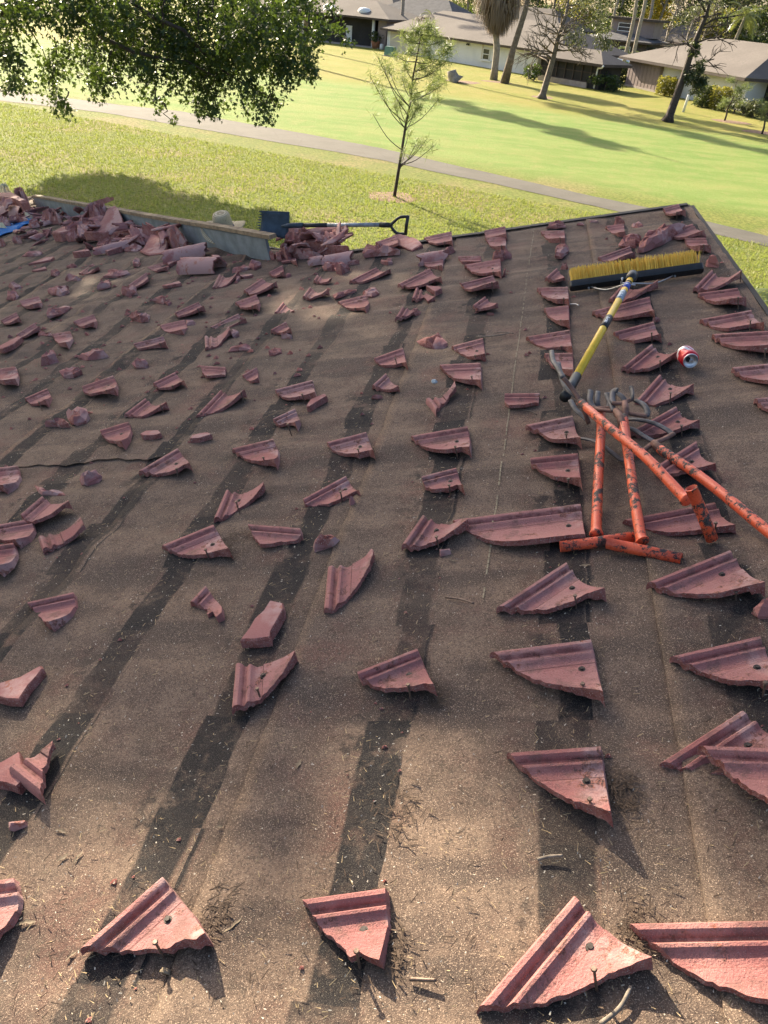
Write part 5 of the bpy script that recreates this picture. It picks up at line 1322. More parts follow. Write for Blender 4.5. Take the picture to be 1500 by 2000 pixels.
def patch(px, py, rx, ry, label, rot=0):
    c = G(px, py); vs_ = [Vector((0, 0, .02))]; n = 26
    for ring in (.6, 1.0):
        for i in range(n):
            a = 6.283 * i / n; r = ring * (1 + .28 * noise.noise(Vector((math.cos(a) * 1.5, math.sin(a) * 1.5, px)))); vs_.append(Vector((math.cos(a) * rx * r, math.sin(a) * ry * r, .016 if ring < 1 else .003)))
    fs_ = [(0, 1 + i, 1 + (i + 1) % n) for i in range(n)] + [(1 + i, 1 + n + i, 1 + n + (i + 1) % n, 1 + (i + 1) % n) for i in range(n)]
    o = mesh_obj('mulch', vs_, fs_, MAT['mulch'], None, Matrix.Translation(c), True); tag(o, label, kind='structure')
patch(765, 385, .95, .85, 'bare pinkish mulch ring round the young pine'); patch(1428, 238, 1.3, 1.2, 'mulch round the staked sapling'); patch(1488, 259, 1.3, 1.0, 'mulch round the small pine at the edge'); patch(905, 160, 1.6, 1.4, 'bare soil beside the stump')
patch(1060, 190, 1.0, 1.0, 'bare soil round the bare tree'); patch(970, 160, 1.4, 1.0, 'stones and soil round the palm foot')

# ------------------------------------------------------------------ foliage makers
def leaf_mat(name, c1, c2, tr, fac=.4, scale=.8, rough=.45):
    t = NT(name); c = t.coord('Object'); n = t.noise(c, scale, 3, .6); g = t.n('NewGeometry'); r = g.outputs['Random Per Island']
    k = t.mix(r, c1, c2); k = t.mix(t.step(n, .4, .7, 0, .4), k, c1); return t.leaf(k, t.mix(r, tr, tuple(x * .7 for x in tr)), fac, rough)
MAT['leaf_dark'] = leaf_mat('dark_glossy_leaves', (.021, .042, .016), (.040, .067, .022), (.105, .16, .02), .34)
MAT['leaf_mid'] = leaf_mat('mid_green_leaves', (.040, .065, .024), (.075, .100, .034), (.15, .18, .045), .38)
MAT['leaf_grey'] = leaf_mat('grey_green_leaves', (.075, .092, .050), (.120, .135, .070), (.16, .18, .07), .35)
MAT['leaf_lime'] = leaf_mat('lime_hedge_leaves', (.11, .125, .022), (.20, .185, .030), (.34, .32, .05), .45)
MAT['leaf_yellow'] = leaf_mat('yellow_leaves', (.36, .28, .03), (.50, .40, .05), (.62, .50, .06), .45)
MAT['frond'] = leaf_mat('palm_frond', (.055, .085, .025), (.10, .13, .04), (.24, .27, .06), .38, 1.5, .35)
MAT['dead_frond'] = leaf_mat('dead_palm_frond', (.17, .125, .085), (.26, .20, .14), (.20, .14, .08), .25)
MAT['needle'] = leaf_mat('pine_needles', (.085, .130, .045), (.140, .180, .062), (.25, .31, .085), .42)
MAT['needle_dark'] = leaf_mat('dark_pine_needles', (.030, .048, .024), (.055, .075, .034), (.10, .12, .04), .3)
MAT['bark'] = simple('grey_brown_bark', (.155, .125, .10), .92, .35, 5, 0, .7, .03)
MAT['bark_dark'] = simple('dark_pine_bark', (.062, .048, .042), .92, .35, 9, 0, .7, .02)
MAT['bark_pale'] = simple('pale_grey_bark', (.27, .235, .195), .92, .25, 5, 0, .5, .02)
def leaves(name, P, size, mat, parent=None, droop=0.0, aspect=.55, mw=None, lobed=False):
    """diamond leaves, folded along the midrib; lobed ones carry two side lobes"""
    n = len(P); a = rng.uniform(0, 2 * np.pi, n); e = rng.uniform(-1.0, .8, n) - droop
    d = np.stack([np.cos(a) * np.cos(e), np.sin(a) * np.cos(e), np.sin(e)], 1); up = rng.normal(0, 1, (n, 3)); s = np.cross(d, up); s /= np.linalg.norm(s, axis=1)[:, None]; nn = np.cross(s, d)
    L = (size * rng.uniform(.65, 1.35, n))[:, None]; wd = L * aspect * .5
    b = P; t = P + d * L; m1 = P + d * L * .45 + s * wd + nn * L * .10; m2 = P + d * L * .45 - s * wd + nn * L * .10
    if not lobed:
        V = np.stack([b, m1, t, m2], 1).reshape(-1, 3); i = np.arange(n)[:, None] * 4
        F = np.concatenate([i + np.array([0, 1, 2]), i + np.array([0, 2, 3])], 0)
    else:
        l1 = P + d * L * .62 + s * wd * 1.5; l2 = P + d * L * .62 - s * wd * 1.5; q1 = P + d * L * .55 + s * wd * .5 + nn * L * .05; q2 = P + d * L * .55 - s * wd * .5 + nn * L * .05
        V = np.stack([b, m1, l1, q1, t, q2, l2, m2], 1).reshape(-1, 3); i = np.arange(n)[:, None] * 8
        F = np.concatenate([i + np.array([0, 1, 3]), i + np.array([1, 2, 3]), i + np.array([0, 3, 4]), i + np.array([0, 4, 5]), i + np.array([0, 5, 7]), i + np.array([5, 6, 7])], 0)
    return np_mesh(name, V, F, mat, parent, mw)
def ball(c, r, n, shell=.45, lump=.35, k=9):
    """points in a lumpy crown: several off-centre sub-clumps with gaps between them"""
    c = np.array(c, float); r = np.array(r, float) if np.ndim(r) else np.array([r, r, r], float); out = []
    cs = rng.normal(0, 1, (k, 3)); cs /= np.linalg.norm(cs, axis=1)[:, None]; cs *= rng.uniform(.35, .82, (k, 1))
    for q in cs:
        m = n // k; p = rng.normal(0, 1, (m, 3)); p /= np.linalg.norm(p, axis=1)[:, None]; p *= (shell + (1 - shell) * rng.random((m, 1)) ** .6) * rng.uniform(lump * .8, lump * 1.25)
        out.append(c + (q + p) * r)
    return np.concatenate(out)
def tube_tree(name, paths, mat, parent, n=8):
    mb = MB()
    for p, r in paths: mb.tube(p, r, n)
    return mb.build(name, mat, parent, None, True)
def wander(a, b, k, amp, seed):
    r_ = random.Random(seed); a = Vector(a); b = Vector(b); out = []
    for i in range(k + 1):
        f = i / k; j = amp * math.sin(math.pi * f); out.append(a + (b - a) * f + Vector((r_.uniform(-j, j), r_.uniform(-j, j), r_.uniform(-j, j) * .5)))
    return out
def lerp_r(a, b, n): return [a + (b - a) * i / (n - 1) for i in range(n)]
def at_dist(px, py, dist):                   # point on a sight line at a horizontal distance
    r = ray(px, py); t = dist / math.hypot(r[0], r[1]); return Vector((r[0] * t, r[1] * t, H + r[2] * t))

# the big tree whose branches hang in from the upper left and shade the roof
bt = empty('shade_tree', loc=(-17.5, 15.0, 0), label='big dark leafy tree whose branches hang in from the upper left', cat='tree')
o0 = Vector((-17.5, 15.0, 0))
limbs = [(wander((-17.5, 15, 0), (-16.2, 15.6, 6.2), 6, .25, 1), lerp_r(.55, .36, 7)), (wander((-16.2, 15.6, 6.0), (-11.5, 16.5, 10), 6, .5, 2), lerp_r(.34, .14, 7)), (wander((-16.2, 15.6, 6.1), (-17, 19, 12), 6, .5, 3), lerp_r(.30, .10, 7)),
         (wander((-16.0, 15.6, 5.6), tuple(at_dist(0, 22, 20.0)), 5, .3, 4), lerp_r(.20, .12, 6)), (wander(tuple(at_dist(0, 22, 20.0)), tuple(at_dist(330, -60, 20)), 6, .25, 5), lerp_r(.12, .06, 7)),
         (wander(tuple(at_dist(330, -60, 20)), tuple(at_dist(600, 60, 20)), 6, .3, 6), lerp_r(.05, .015, 7)), (wander(tuple(at_dist(120, 15, 20)), tuple(at_dist(420, 150, 19.6)), 6, .35, 7), lerp_r(.06, .012, 7)), (wander(tuple(at_dist(240, -10, 20)), tuple(at_dist(530, 190, 20)), 6, .3, 8), lerp_r(.05, .01, 7)),
         (wander((-11.5, 16.5, 10), (-9.5, 17, 13), 5, .5, 9), lerp_r(.14, .03, 6)), (wander((-13.5, 16.0, 8.3), (-11, 13.6, 11.5), 5, .5, 10), lerp_r(.14, .03, 6))]
tr_ = tube_tree('trunk', [([p - o0 for p in q], r) for q, r in limbs], MAT['bark_dark'], bt)
CL = [((420, -25), 230, 35, 2200), ((150, -20), 160, 25, 1000), ((560, -15), 70, 28, 400), ((60, 22), 75, 24, 800), ((185, 25), 75, 45, 1200), ((280, 40), 95, 60, 1900), ((400, 55), 100, 70, 2300), ((510, 60), 85, 65, 1900), ((575, 42), 55, 48, 1000), ((640, 35), 30, 28, 120),
      ((17, 75), 38, 45, 420), ((15, 125), 36, 40, 380), ((38, 158), 18, 20, 110), ((100, 130), 22, 26, 170), ((96, 168), 16, 20, 110), ((112, 190), 10, 12, 35), ((120, 218), 14, 18, 70), ((135, 112), 30, 30, 210), ((190, 95), 45, 48, 560), ((180, 145), 25, 20, 130), ((212, 160), 28, 28, 200), ((192, 180), 12, 12, 45),
      ((245, 105), 40, 40, 420), ((275, 145), 26, 32, 190), ((293, 180), 15, 22, 80), ((315, 208), 10, 18, 40), ((332, 232), 6, 14, 18), ((330, 125), 42, 45, 520), ((375, 140), 42, 55, 620), ((395, 195), 34, 30, 280), ((425, 165), 32, 42, 330), ((412, 222), 13, 12, 45), ((455, 120), 42, 45, 560),
      ((480, 165), 25, 25, 160), ((500, 195), 32, 22, 220), ((515, 222), 18, 18, 100), ((535, 205), 18, 16, 70), ((520, 120), 42, 32, 360), ((560, 125), 32, 32, 260), ((550, 155), 25, 18, 120), ((595, 135), 25, 24, 150), ((610, 95), 22, 30, 130), ((615, 150), 9, 12, 25), ((640, 62), 24, 20, 80), ((664, 66), 12, 16, 26), ((676, 78), 8, 10, 12), ((310, 90), 80, 45, 900), ((430, 90), 80, 45, 900)]
P = []
for (cx, cy), rx, ry, n in CL:
    d0 = 20.0 + rng.uniform(-1.6, 1.6); c = np.array(at_dist(cx, cy, d0)); sx = rx / 1545 * d0 * 1.02; sz = ry / 1545 * d0
    m = int(n * 1.35); ns = max(2, m // 15)                       # drooping sprays of about fifteen leaves
    for _ in range(ns):
        q = rng.normal(0, 1, 3); q /= np.linalg.norm(q); q *= rng.random() ** .4
        p0 = c + q * np.array([sx * .95, max(.35, min(sx, 1.4)), sz * .95]); ln = min(.5, .18 + sz * .6) * rng.uniform(.5, 1.2)
        dr = np.array([q[0] * .7 + rng.normal(0, .35), rng.normal(0, .35), -.75 + rng.normal(0, .3)]); f = rng.random((15, 1))
        P.append(p0 + dr * ln * (f - .5) + rng.normal(0, .055, (15, 3)))
P = np.concatenate(P)
leaves('hanging_foliage', P - np.array(o0), .100, MAT['leaf_dark'], bt, .35, .62, None, True)
# twigs that carry the hanging sprays
paths = []
for (cx, cy), rx, ry, n in CL[10:]:
    a = at_dist(cx + rng.uniform(-15, 15), max(0, cy - ry * 2.2), 20); b = at_dist(cx, cy + ry * .6, 20); paths.append(([p - o0 for p in wander(a, b, 5, .12, int(cx))], lerp_r(.018, .005, 6)))
paths.append(([p - o0 for p in wander(at_dist(55, 50, 20), at_dist(100, 130, 20), 5, .05, 77)], lerp_r(.014, .008, 6)))
tube_tree('twigs', paths, MAT['bark_dark'], bt, 5)
# upper crown, beyond the top of the frame: what shades the roof
CR = []
def crown_at(hd, l, z): return (-.643 * hd + .766 * l, .766 * hd + .643 * l, z)
for l, v, r in ((1.9, 3.6, 1.35), (3.3, 3.4, 1.45), (4.7, 2.8, 1.3), (-.9, 2.2, 1.45), (.5, 2.2, 1.45), (2.0, 1.9, 1.45), (3.5, 1.7, 1.45), (-2.1, 1.5, 1.2), (-1.6, .5, 1.4), (0, .5, 1.5), (1.6, .4, 1.5), (3.1, .3, 1.4), (4.5, .9, 1.2),
                (-1.8, -1, 1.35), (-.2, -1.1, 1.45), (1.4, -1.2, 1.45), (2.8, -1.1, 1.3), (0, -2.6, 1.3), (1.5, -2.6, 1.2), (-1.5, -2.4, 1.1), (5.5, 2.2, 1.0), (.85, 3.3, .8), (1.5, 3.9, .75), (.2, 2.9, .95), (2.5, 4.35, .8), (1.9, 4.3, .55), (-.4, 2.9, .7), (3.4, 4.2, .8), (.95, 3.75, .45), (1.3, 4.15, .45), (.6, 3.75, .40), (.2, 3.4, .5), (1.0, 4.0, .3), (-.1, 3.2, .4)):
    hd = 20 + rng.uniform(-1.8, 1.8); CR.append(ball(crown_at(hd, l, (v + .423 * hd) / .906), r, int(1500 * r * r / 2) // 12 * 12, .05, .42, 12))
leaves('crown', np.concatenate(CR) - np.array(o0), .24, MAT['leaf_dark'], bt, .2, .6)
# a second tree further left: its shadow lies on the lawn by the plank
t2 = empty('lawn_tree', loc=(-25.6, 33.6, 0), label='leafy tree left of the picture whose shadow darkens the near lawn', cat='tree'); o2 = Vector((-25.6, 33.6, 0))
tube_tree('trunk', [([Vector((0, 0, 0)), Vector((.3, .2, 3)), Vector((.8, .2, 6)), Vector((3.5, .6, 7.5)), Vector((8, 1, 8))], [.4, .34, .28, .18, .06])], MAT['bark'], t2)
leaves('crown', np.concatenate([ball(c, r, n, .05, .42, 14) for c, r, n in (((3.6, 2.4, 6.9), (2.6, 2.3, 1.5), 4200), ((6.8, 1.0, 6.5), (2.3, 2.0, 1.2), 4200), ((9.0, .3, 6.4), (1.9, 1.6, .9), 2400))]), .42, MAT['leaf_dark'], t2, .1)

# young pine in the mulch ring
def pine(base, top, px_w, tufts, label, name='young_pine', rt=.062, nl=.30, mat='needle', lean_pts=None, bark='bark_dark'):
    e = empty(name, loc=base, label=label, cat='tree'); B = Vector(base)
    tr = wander(Vector((0, 0, 0)), top - B, 7, .09, int(base[0] * 10)); tube_tree('trunk', [(tr, lerp_r(rt, rt * .25, 8))], MAT[bark], e)
    paths = []; V = []
    for tp, jz, n in tufts:
        q = tp - B; f = max(.1, min(.97, jz)); i = f * 7; k = min(6, int(i)); j = tr[k] + (tr[k + 1] - tr[k]) * (i - k)
        if (q - j).length > .1:
            m = (q + j) / 2 + Vector((0, 0, -.10 * (q - j).length)); paths.append((smooth_pts([j, m, q], 4), lerp_r(rt * .28, .008, 9)))
        for _ in range(int(n * 2.7)):
            d = Vector((random.gauss(0, 1), random.gauss(0, 1), random.gauss(.35, .9))).normalized(); L = nl * random.uniform(.6, 1.2); b = q + (j - q) * random.uniform(0, .45) ** 1.3 + Vector((random.gauss(0, .09), random.gauss(0, .09), random.gauss(0, .09)))
            s = d.cross(Vector((random.gauss(0, 1), random.gauss(0, 1), random.gauss(0, 1)))).normalized() * .009; V += [b - s, b + s, b + d * L + Vector((0, 0, -.1 * L))]
    if paths: tube_tree('branches', paths, MAT[bark], e, 5)
    V = np.array([tuple(v) for v in V]); np_mesh('needles', V, np.arange(len(V)).reshape(-1, 3), MAT[mat], e)
    return e
sb = G(770, 385); sd = math.hypot(sb.x, sb.y)
def s_at(px, py, dd=0.0): return at_dist(px, py, sd + dd)
TF = []
for px, py, jz, n in ((838, 52, .97, 90), (812, 60, .95, 80), (850, 66, .95, 70), (800, 80, .93, 60), (828, 78, .95, 70), (862, 80, .9, 50), (786, 68, .9, 40), (880, 92, .74, 110), (872, 118, .70, 60), (756, 130, .55, 45), (738, 112, .55, 30), (722, 148, .45, 45), (745, 118, .5, 30), (800, 100, .85, 60), (835, 100, .85, 60), (848, 118, .8, 50), (826, 128, .75, 60), (862, 150, .62, 70), (850, 168, .58, 50), (868, 162, .6, 50), (784, 150, .6, 50), (800, 165, .6, 40), (778, 195, .45, 60), (770, 205, .42, 40), (812, 185, .5, 55), (818, 205, .45, 60), (808, 222, .40, 40), (858, 192, .42, 45), (742, 175, .42, 30), (800, 255, .25, 25), (824, 278, .2, 30), (848, 284, .2, 30), (835, 270, .2, 25), (812, 282, .18, 20), (792, 292, .15, 16), (728, 222, .3, 8), (790, 128, .7, 50), (772, 108, .8, 40), (845, 138, .7, 50), (815, 150, .66, 40)):
    TF.append((s_at(px, py, random.uniform(-.8, .8)), jz, n))
pine(sb, s_at(826, 48), 0, TF, 'young pine sapling standing in a bare mulch ring on the near lawn')

# ------------------------------------------------------------------ houses beyond the fairway
def wallmat(name, col, var=.08): return simple(name, col, .85, var, .6, 0, .2, .01)
MAT['white_wall'] = wallmat('white_block_wall', (.66, .66, .64)); MAT['cream'] = wallmat('cream_wall', (.50, .46, .38)); MAT['purple'] = simple('mauve_brown_siding', (.245, .195, .185), .85, .12, .8, 0, .3, .02)
MAT['screen'] = simple('dark_insect_screen', (.030, .028, .028), .75, .3, .8); MAT['dark_brown'] = simple('dark_brown_wall', (.075, .058, .050), .85, .25, 1.0); MAT['white_trim'] = simple('white_trim', (.72, .72, .70), .6, .05); MAT['lowwall'] = simple('pale_low_wall', (.36, .31, .28), .9, .15, 2)  # dark brown of fascias, screen frames and far walls
def make_shingle():
    t = NT('grey_brown_shingle'); c = t.coord('Object'); n1 = t.noise(c, .35, 4, .6); n2 = t.noise(c, 7, 4, .7); x, y, z = t.sep(c)
    rows = t.math('FRACT', t.math('MULTIPLY', z, 9.0)); k = t.mix(t.step(n1, .3, .7), (.118, .102, .090), (.155, .135, .120)); k = t.mix(t.step(n2, .4, .65, 0, .6), k, (.105, .09, .08)); k = t.mix(t.step(rows, .0, .18, .45, 0), k, (.10, .085, .075))
    return t.pbr(k, .92, 0, t.bump(n2, .4, .02))
MAT['shingle'] = make_shingle(); MAT['shingle_dark'] = simple('dark_grey_shingle', (.085, .085, .092), .9, .25, 1.5)
MAT['glass'] = simple('window_glass', (.035, .040, .045), .12, .3, 1.0, 0, 0, .001, spec=.6)
class House:
    def __init__(s, P0, P1, depth, label, cat='house', name='house', flip=False):
        s.o = Vector((P0.x, P0.y, 0)); s.x = Vector((P1.x - P0.x, P1.y - P0.y, 0)); s.L = s.x.length; s.x.normalize(); s.y = Vector((-s.x.y, s.x.x, 0))
        if s.y.y < 0: s.y = -s.y
        s.D = depth; s.e = empty(name, mw=Matrix(((s.x.x, s.y.x, 0, s.o.x), (s.x.y, s.y.y, 0, s.o.y), (0, 0, 1, 0), (0, 0, 0, 1))), label=label, cat=cat)
    def box(s, name, x0, x1, y0, y1, z0, z1, mat):
        mb = MB(); mb.box(((x0 + x1) / 2, (y0 + y1) / 2, (z0 + z1) / 2), (x1 - x0, y1 - y0, z1 - z0)); return mb.build(name, mat, s.e)
    def hip(s, x0, x1, y0, y1, z, rise, mat, ov=.6, r0=None, r1=None, name='roof', fas='dark_brown', inset=None):
        x0 -= ov; x1 += ov; y0 -= ov; y1 += ov; ym = (y0 + y1) / 2; ins = inset if inset is not None else min((y1 - y0) / 2, (x1 - x0) * .45)
        a, b = x0 + (ins if r0 is None else r0), x1 - (ins if r1 is None else r1)
        p = [Vector(q) for q in ((x0, y0, z), (x1, y0, z), (x1, y1, z), (x0, y1, z), (a, ym, z + rise), (b, ym, z + rise))]
        mb = MB(); mb.v = p; mb.f = [(0, 1, 5, 4), (1, 2, 5), (2, 3, 4, 5), (3, 0, 4), (3, 2, 1, 0)]; o = mb.build(name, mat, s.e)
        mb = MB()
        for q, w in ((p[0], p[1]), (p[1], p[2]), (p[2], p[3]), (p[3], p[0])): mb.beam(q + Vector((0, 0, -.12)), w + Vector((0, 0, -.12)), .05, .20)
        mb.build('fascia', MAT[fas], s.e); return o
    def window(s, x0, x1, z0, z1, y=0.0, mat='glass', frame='white_trim'):
        mb = MB(); t = .07
        for a, b in (((x0, z0), (x1, z0)), ((x0, z1), (x1, z1)), ((x0, (z0 + z1) / 2), (x1, (z0 + z1) / 2))): mb.beam(Vector((a[0], y - .05, a[1])), Vector((b[0], y - .05, b[1])), t, t)
        for x in (x0, x1): mb.beam(Vector((x, y - .05, z0 - .035)), Vector((x, y - .05, z1 + .035)), t, t, (0, 1, 0))
        f = mb.build('window', MAT[frame], s.e); mb = MB(); mb.box(((x0 + x1) / 2, y - .02, (z0 + z1) / 2), (x1 - x0 - .06, .03, z1 - z0 - .06)); mb.build('pane', MAT[mat], f); return f
# white block house with a screened porch
h = House(G(756, 99), G(1046, 149), 9.5, 'white block house behind the palms, with brown shingle hip roof and dark porch')
Lw = h.L; zE = 2.35
h.box('wall', 0, Lw, 0, 9.5, 0, zE, MAT['white_wall']); h.hip(0, Lw + 3, 0, 9.5, zE, 2.3, MAT['shingle'], .7, r0=5.0)
h.box('wall_panel', Lw * .02, Lw * .30, -.04, -.003, .05, zE - .15, MAT['cream'])
wx = Lw * .68; h.window(wx, wx + 1.0, .75, 1.75); h.box('sill', wx - .25, wx + 1.35, -.16, -.004, .60, .70, MAT['white_trim'])
h.box('recess_panel', wx - .3, wx - .04, -.03, -.004, .72, zE - .15, MAT['cream']); h.box('downspout', Lw * .93, Lw * .93 + .08, -.09, -.004, .05, zE - .1, MAT['white_trim']); h.box('corner_post', -.02, .12, -.06, -.003, 0, zE, MAT['white_trim'])
mb = MB(); mb.box((Lw * .58, -.09, 1.95), (.35, .12, .10)); mb.box((Lw * .58 - .15, -.12, 1.88), (.12, .12, .14)); mb.box((Lw * .58 + .15, -.12, 1.88), (.12, .12, .14)); mb.build('wall_lamp', MAT['black'], h.e)
h2 = House(G(1050, 156), G(1166, 176), 3, 'dark screened porch wing with a low brown roof and a white bent downspout', 'porch', 'screened_porch')
L2 = h2.L; h2.box('low_wall', 0, L2 * .82, -.05, .12, 0, .45, MAT['lowwall']); h2.box('screen_wall', .02, L2 - .02, .14, 3, 0, 2.05, MAT['screen'])
mb = MB()
for k in range(8): mb.box((L2 * k / 7 * .98 + .05, .08, 1.25), (.08, .08, 1.6))
for k in (0.5, 1.25, 2.02): mb.box((L2 / 2, .09, k), (L2, .05, .07))
mb.build('screen_frame', MAT['dark_brown'], h2.e); h2.hip(0, L2, 0, 3, 2.08, .95, MAT['shingle'], .6, r0=.8, inset=2.2)
mb = MB(); mb.tube([Vector((L2 + .75, -.7, 1.98)), Vector((L2 + .45, -.5, 1.80)), Vector((L2 - .30, -.1, 1.72)), Vector((L2 - .36, -.04, 1.6)), Vector((L2 - .36, -.04, .1))], .075, 8); mb.build('downspout', MAT['white_trim'], h2.e, None, True)
# mauve house
m = House(G(1220, 167), G(1440, 217), 10, 'mauve-brown house at the right with grey-brown shingle hip roof and clipped bushes before it')
Lm = m.L; ze = 2.45; m.box('siding_wall', 0, Lm * .31, 0, 9, 0, ze, MAT['purple']); m.box('wall', Lm * .31 + .003, Lm, .35, 10, 0, ze, MAT['white_wall']); m.box('foundation', -.05, Lm * .42, -.10, -.004, 0, .16, MAT['lowwall'])
mb = MB()
for k in range(9): mb.box((Lm * .31 * (k + .5) / 9, -.012, ze / 2), (.035, .02, ze - .1))
mb.build('siding_batten', MAT['purple'], m.e)
m.hip(0, Lm, 0, 10, ze, 2.3, MAT['shingle'], .8, r0=6.5, r1=3.6)
m.box('side_screen', Lm + .003, Lm + 6, 2.2, 9.5, 0, 2.1, MAT['screen']); m.hip(Lm + 1.5, Lm + 7, 2.2, 10, 2.12, 2.0, MAT['shingle'], .6, r0=.2, name='side_roof'); m.box('gutter', Lm + 1.0, Lm + 7, 1.45, 1.58, 1.98, 2.12, MAT['white_trim'])
m.window(Lm * .60, Lm * .60 + 1.1, .9, 1.7, .35)
for k, x in enumerate((Lm * .84, Lm * 1.02)):
    mb = MB(); mb.tube([Vector((x, 4.2, ze + 1.9)), Vector((x, 4.2, ze + 2.45))], .16, 10); mb.tube([Vector((x, 4.2, ze + 2.4)), Vector((x, 4.2, ze + 2.62)), Vector((x, 4.2, ze + 2.75))], [.32, .32, .1], 12); mb.build('roof_vent', MAT['white_trim'], m.e, None, True)
# left house with the dark porch and skylight
l = House(G(470, 62), G(752, 97), 9, 'low house at the upper left with dark shaded porch, white column and skylight dome')
Ll = l.L; l.box('porch_wall', 0, Ll - 2.2, .9, 9, 0, 3.2, MAT['screen']); l.box('end_wall', Ll - 1.2, Ll, 0, 9, 0, 3.2, MAT['purple']); l.hip(0, Ll, 0, 9, 3.25, 1.7, MAT['shingle'], .9, r0=4, fas='dark_brown'); l.box('porch_slab', -1, Ll - .8, -.5, .88, 0, .12, MAT['lowwall'])
mb = MB(); mb.tube([Vector((Ll - 2.0, .2, .1)), Vector((Ll - 2.0, .2, 3.1))], .20, 12); mb.build('column', MAT['white_trim'], l.e, None, True)
for k, x in enumerate((Ll * .60, Ll * .83)):
    mb = MB(); mb.tube([Vector((x, 1.0, 3.5)), Vector((x, 1.0, 3.85)), Vector((x, 1.0, 4.1)), Vector((x, 1.0, 4.2))], [.85, .85, .6, .15], 14); mb.build('skylight', MAT['white_trim'], l.e, None, True)
for x in (Ll * .30, Ll * .42, Ll * .72): l.box('porch_door', x, x + .9, .82, .88, .15, 2.1, MAT['white_wall'])
# houses further back
def far_house(px, D, w, d, z, rise, label, wall, roof, yaw=-.7, extra=None):
    c = GD(px, D); P0 = Vector((c.x - math.cos(yaw) * w / 2, c.y - math.sin(yaw) * w / 2, 0)); P1 = Vector((c.x + math.cos(yaw) * w / 2, c.y + math.sin(yaw) * w / 2, 0))
    q = House(P0, P1, d, label); q.box('wall', 0, q.L, 0, d, 0, z, MAT[wall]); q.hip(0, q.L, 0, d, z, rise, MAT[roof], .6)
    q.window(q.L * .2, q.L * .2 + 1.4, z - 1.7, z - .7); q.window(q.L * .6, q.L * .6 + 1.4, z - 1.7, z - .7); return q
far_house(800, 140, 16, 9, 3.0, 2.6, 'pale blue-white house far back above the white block house, dark roof', 'white_wall', 'shingle_dark', -.5)
far_house(690, 165, 18, 9, 3.2, 2.5, 'white house farthest back at upper left behind the skylight roof', 'white_wall', 'shingle', -.5)
q = far_house(1205, 128, 9, 8, 2.9, 1.0, 'dark-roofed two-level house between porch and mauve house, far back', 'dark_brown', 'shingle_dark', -.4); q.box('upper_wall', q.L * .30, q.L * .95, 3, 7, 3.3, 5.2, MAT['purple']); q.box('upper_roof', q.L * .22, q.L * 1.02, 2.4, 7.6, 5.2, 5.5, MAT['dark_brown']); q.window(q.L * .4, q.L * .62, 3.9, 4.8, 3.0)
far_house(1318, 150, 13, 9, 2.8, 2.2, 'far house with grey-brown roof behind the tall palm trunks', 'cream', 'shingle', -.7)
far_house(1010, 150, 16, 9, 3.0, 2.6, 'far house hidden behind the white house and the palms', 'cream', 'shingle', -.6)

# car, utility box, post, planter, stump
ce2 = GD(1216, 120); car = empty('parked_car', mw=Matrix.Translation(ce2) @ Matrix.Rotation(-.9, 4, 'Z'), label='pale blue car parked in the gap between porch and mauve house', cat='car')
MAT['car'] = simple('pale_blue_car_paint', (.42, .52, .60), .3, .05, 3, .2, 0, .001, spec=.5); MAT['tyre'] = simple('tyre_rubber', (.02, .02, .02), .8, .2)
bm = bmesh.new(); secs = [(-2.2, .45, .75), (-2.1, .35, .95), (-1.2, .32, 1.0), (-.6, .32, 1.42), (.7, .32, 1.45), (1.5, .32, 1.02), (2.0, .35, .92), (2.2, .45, .7)]; rows = []
for x, z0, z1 in secs:
    k_ = .86 if z1 < 1.2 else .70; rows.append([bm.verts.new(c) for c in ((x, -.86, z0), (x, -.88, min(z1, .9)), (x, -k_, z1), (x, k_, z1), (x, .88, min(z1, .9)), (x, .86, z0))])
for a_, b_ in zip(rows, rows[1:]):
    for i in range(6): bm.faces.new((a_[i], a_[(i + 1) % 6], b_[(i + 1) % 6], b_[i]))
bm.faces.new(rows[0]); bm.faces.new(list(reversed(rows[-1]))); bm_obj('body', bm, MAT['car'], car, None, True, 50)
for x in (-1.35, 1.35):
    for y in (-.86, .86): mb = MB(); mb.tube([(x, y - .1, .33), (x, y + .1, .33)], .33, 16); mb.build('wheel', MAT['tyre'], car)
for y in (-1, 1): mb = MB(); mb.quad(Vector((-.95, y * .80, 1.05)), Vector((1.2, y * .80, 1.05)), Vector((.65, y * .725, 1.38)), Vector((-.55, y * .725, 1.38))); mb.build('side_window', MAT['glass'], car)
MAT['util'] = simple('green_utility_box', (.10, .20, .15), .55, .12, 3)
g = G(762, 110); ub = empty('utility_box', mw=Matrix.Translation(g) @ Matrix.Rotation(-.5, 4, 'Z'), label='small green utility box on the grass left of the white house', cat='utility box')
bm = bmesh.new(); bmesh.ops.create_cube(bm, size=1)
for v in bm.verts: v.co = Vector((v.co.x * 1.25, v.co.y * (.9 if v.co.z < 0 else .6), v.co.z * .9 + .5))
bmesh.ops.bevel(bm, geom=bm.edges[:], offset=.06, segments=2, affect='EDGES'); bm_obj('cabinet', bm, MAT['util'], ub); mb = MB(); mb.box((0, 0, .03), (1.5, 1.2, .08)); mb.build('base', MAT['lowwall'], ub)
mb = MB(); b0 = G(1334, 219); mb.tube([Vector((0, 0, 0)), Vector((.10, 0, 1.05)), Vector((.115, 0, 1.18)), Vector((.12, 0, 1.2))], [.10, .10, .10, .05], 12); o = mb.build('marker_post', MAT['white_trim'], None, Matrix.Translation(b0), True); tag(o, 'short white marker post on the grass right of the leaning tree', 'post')
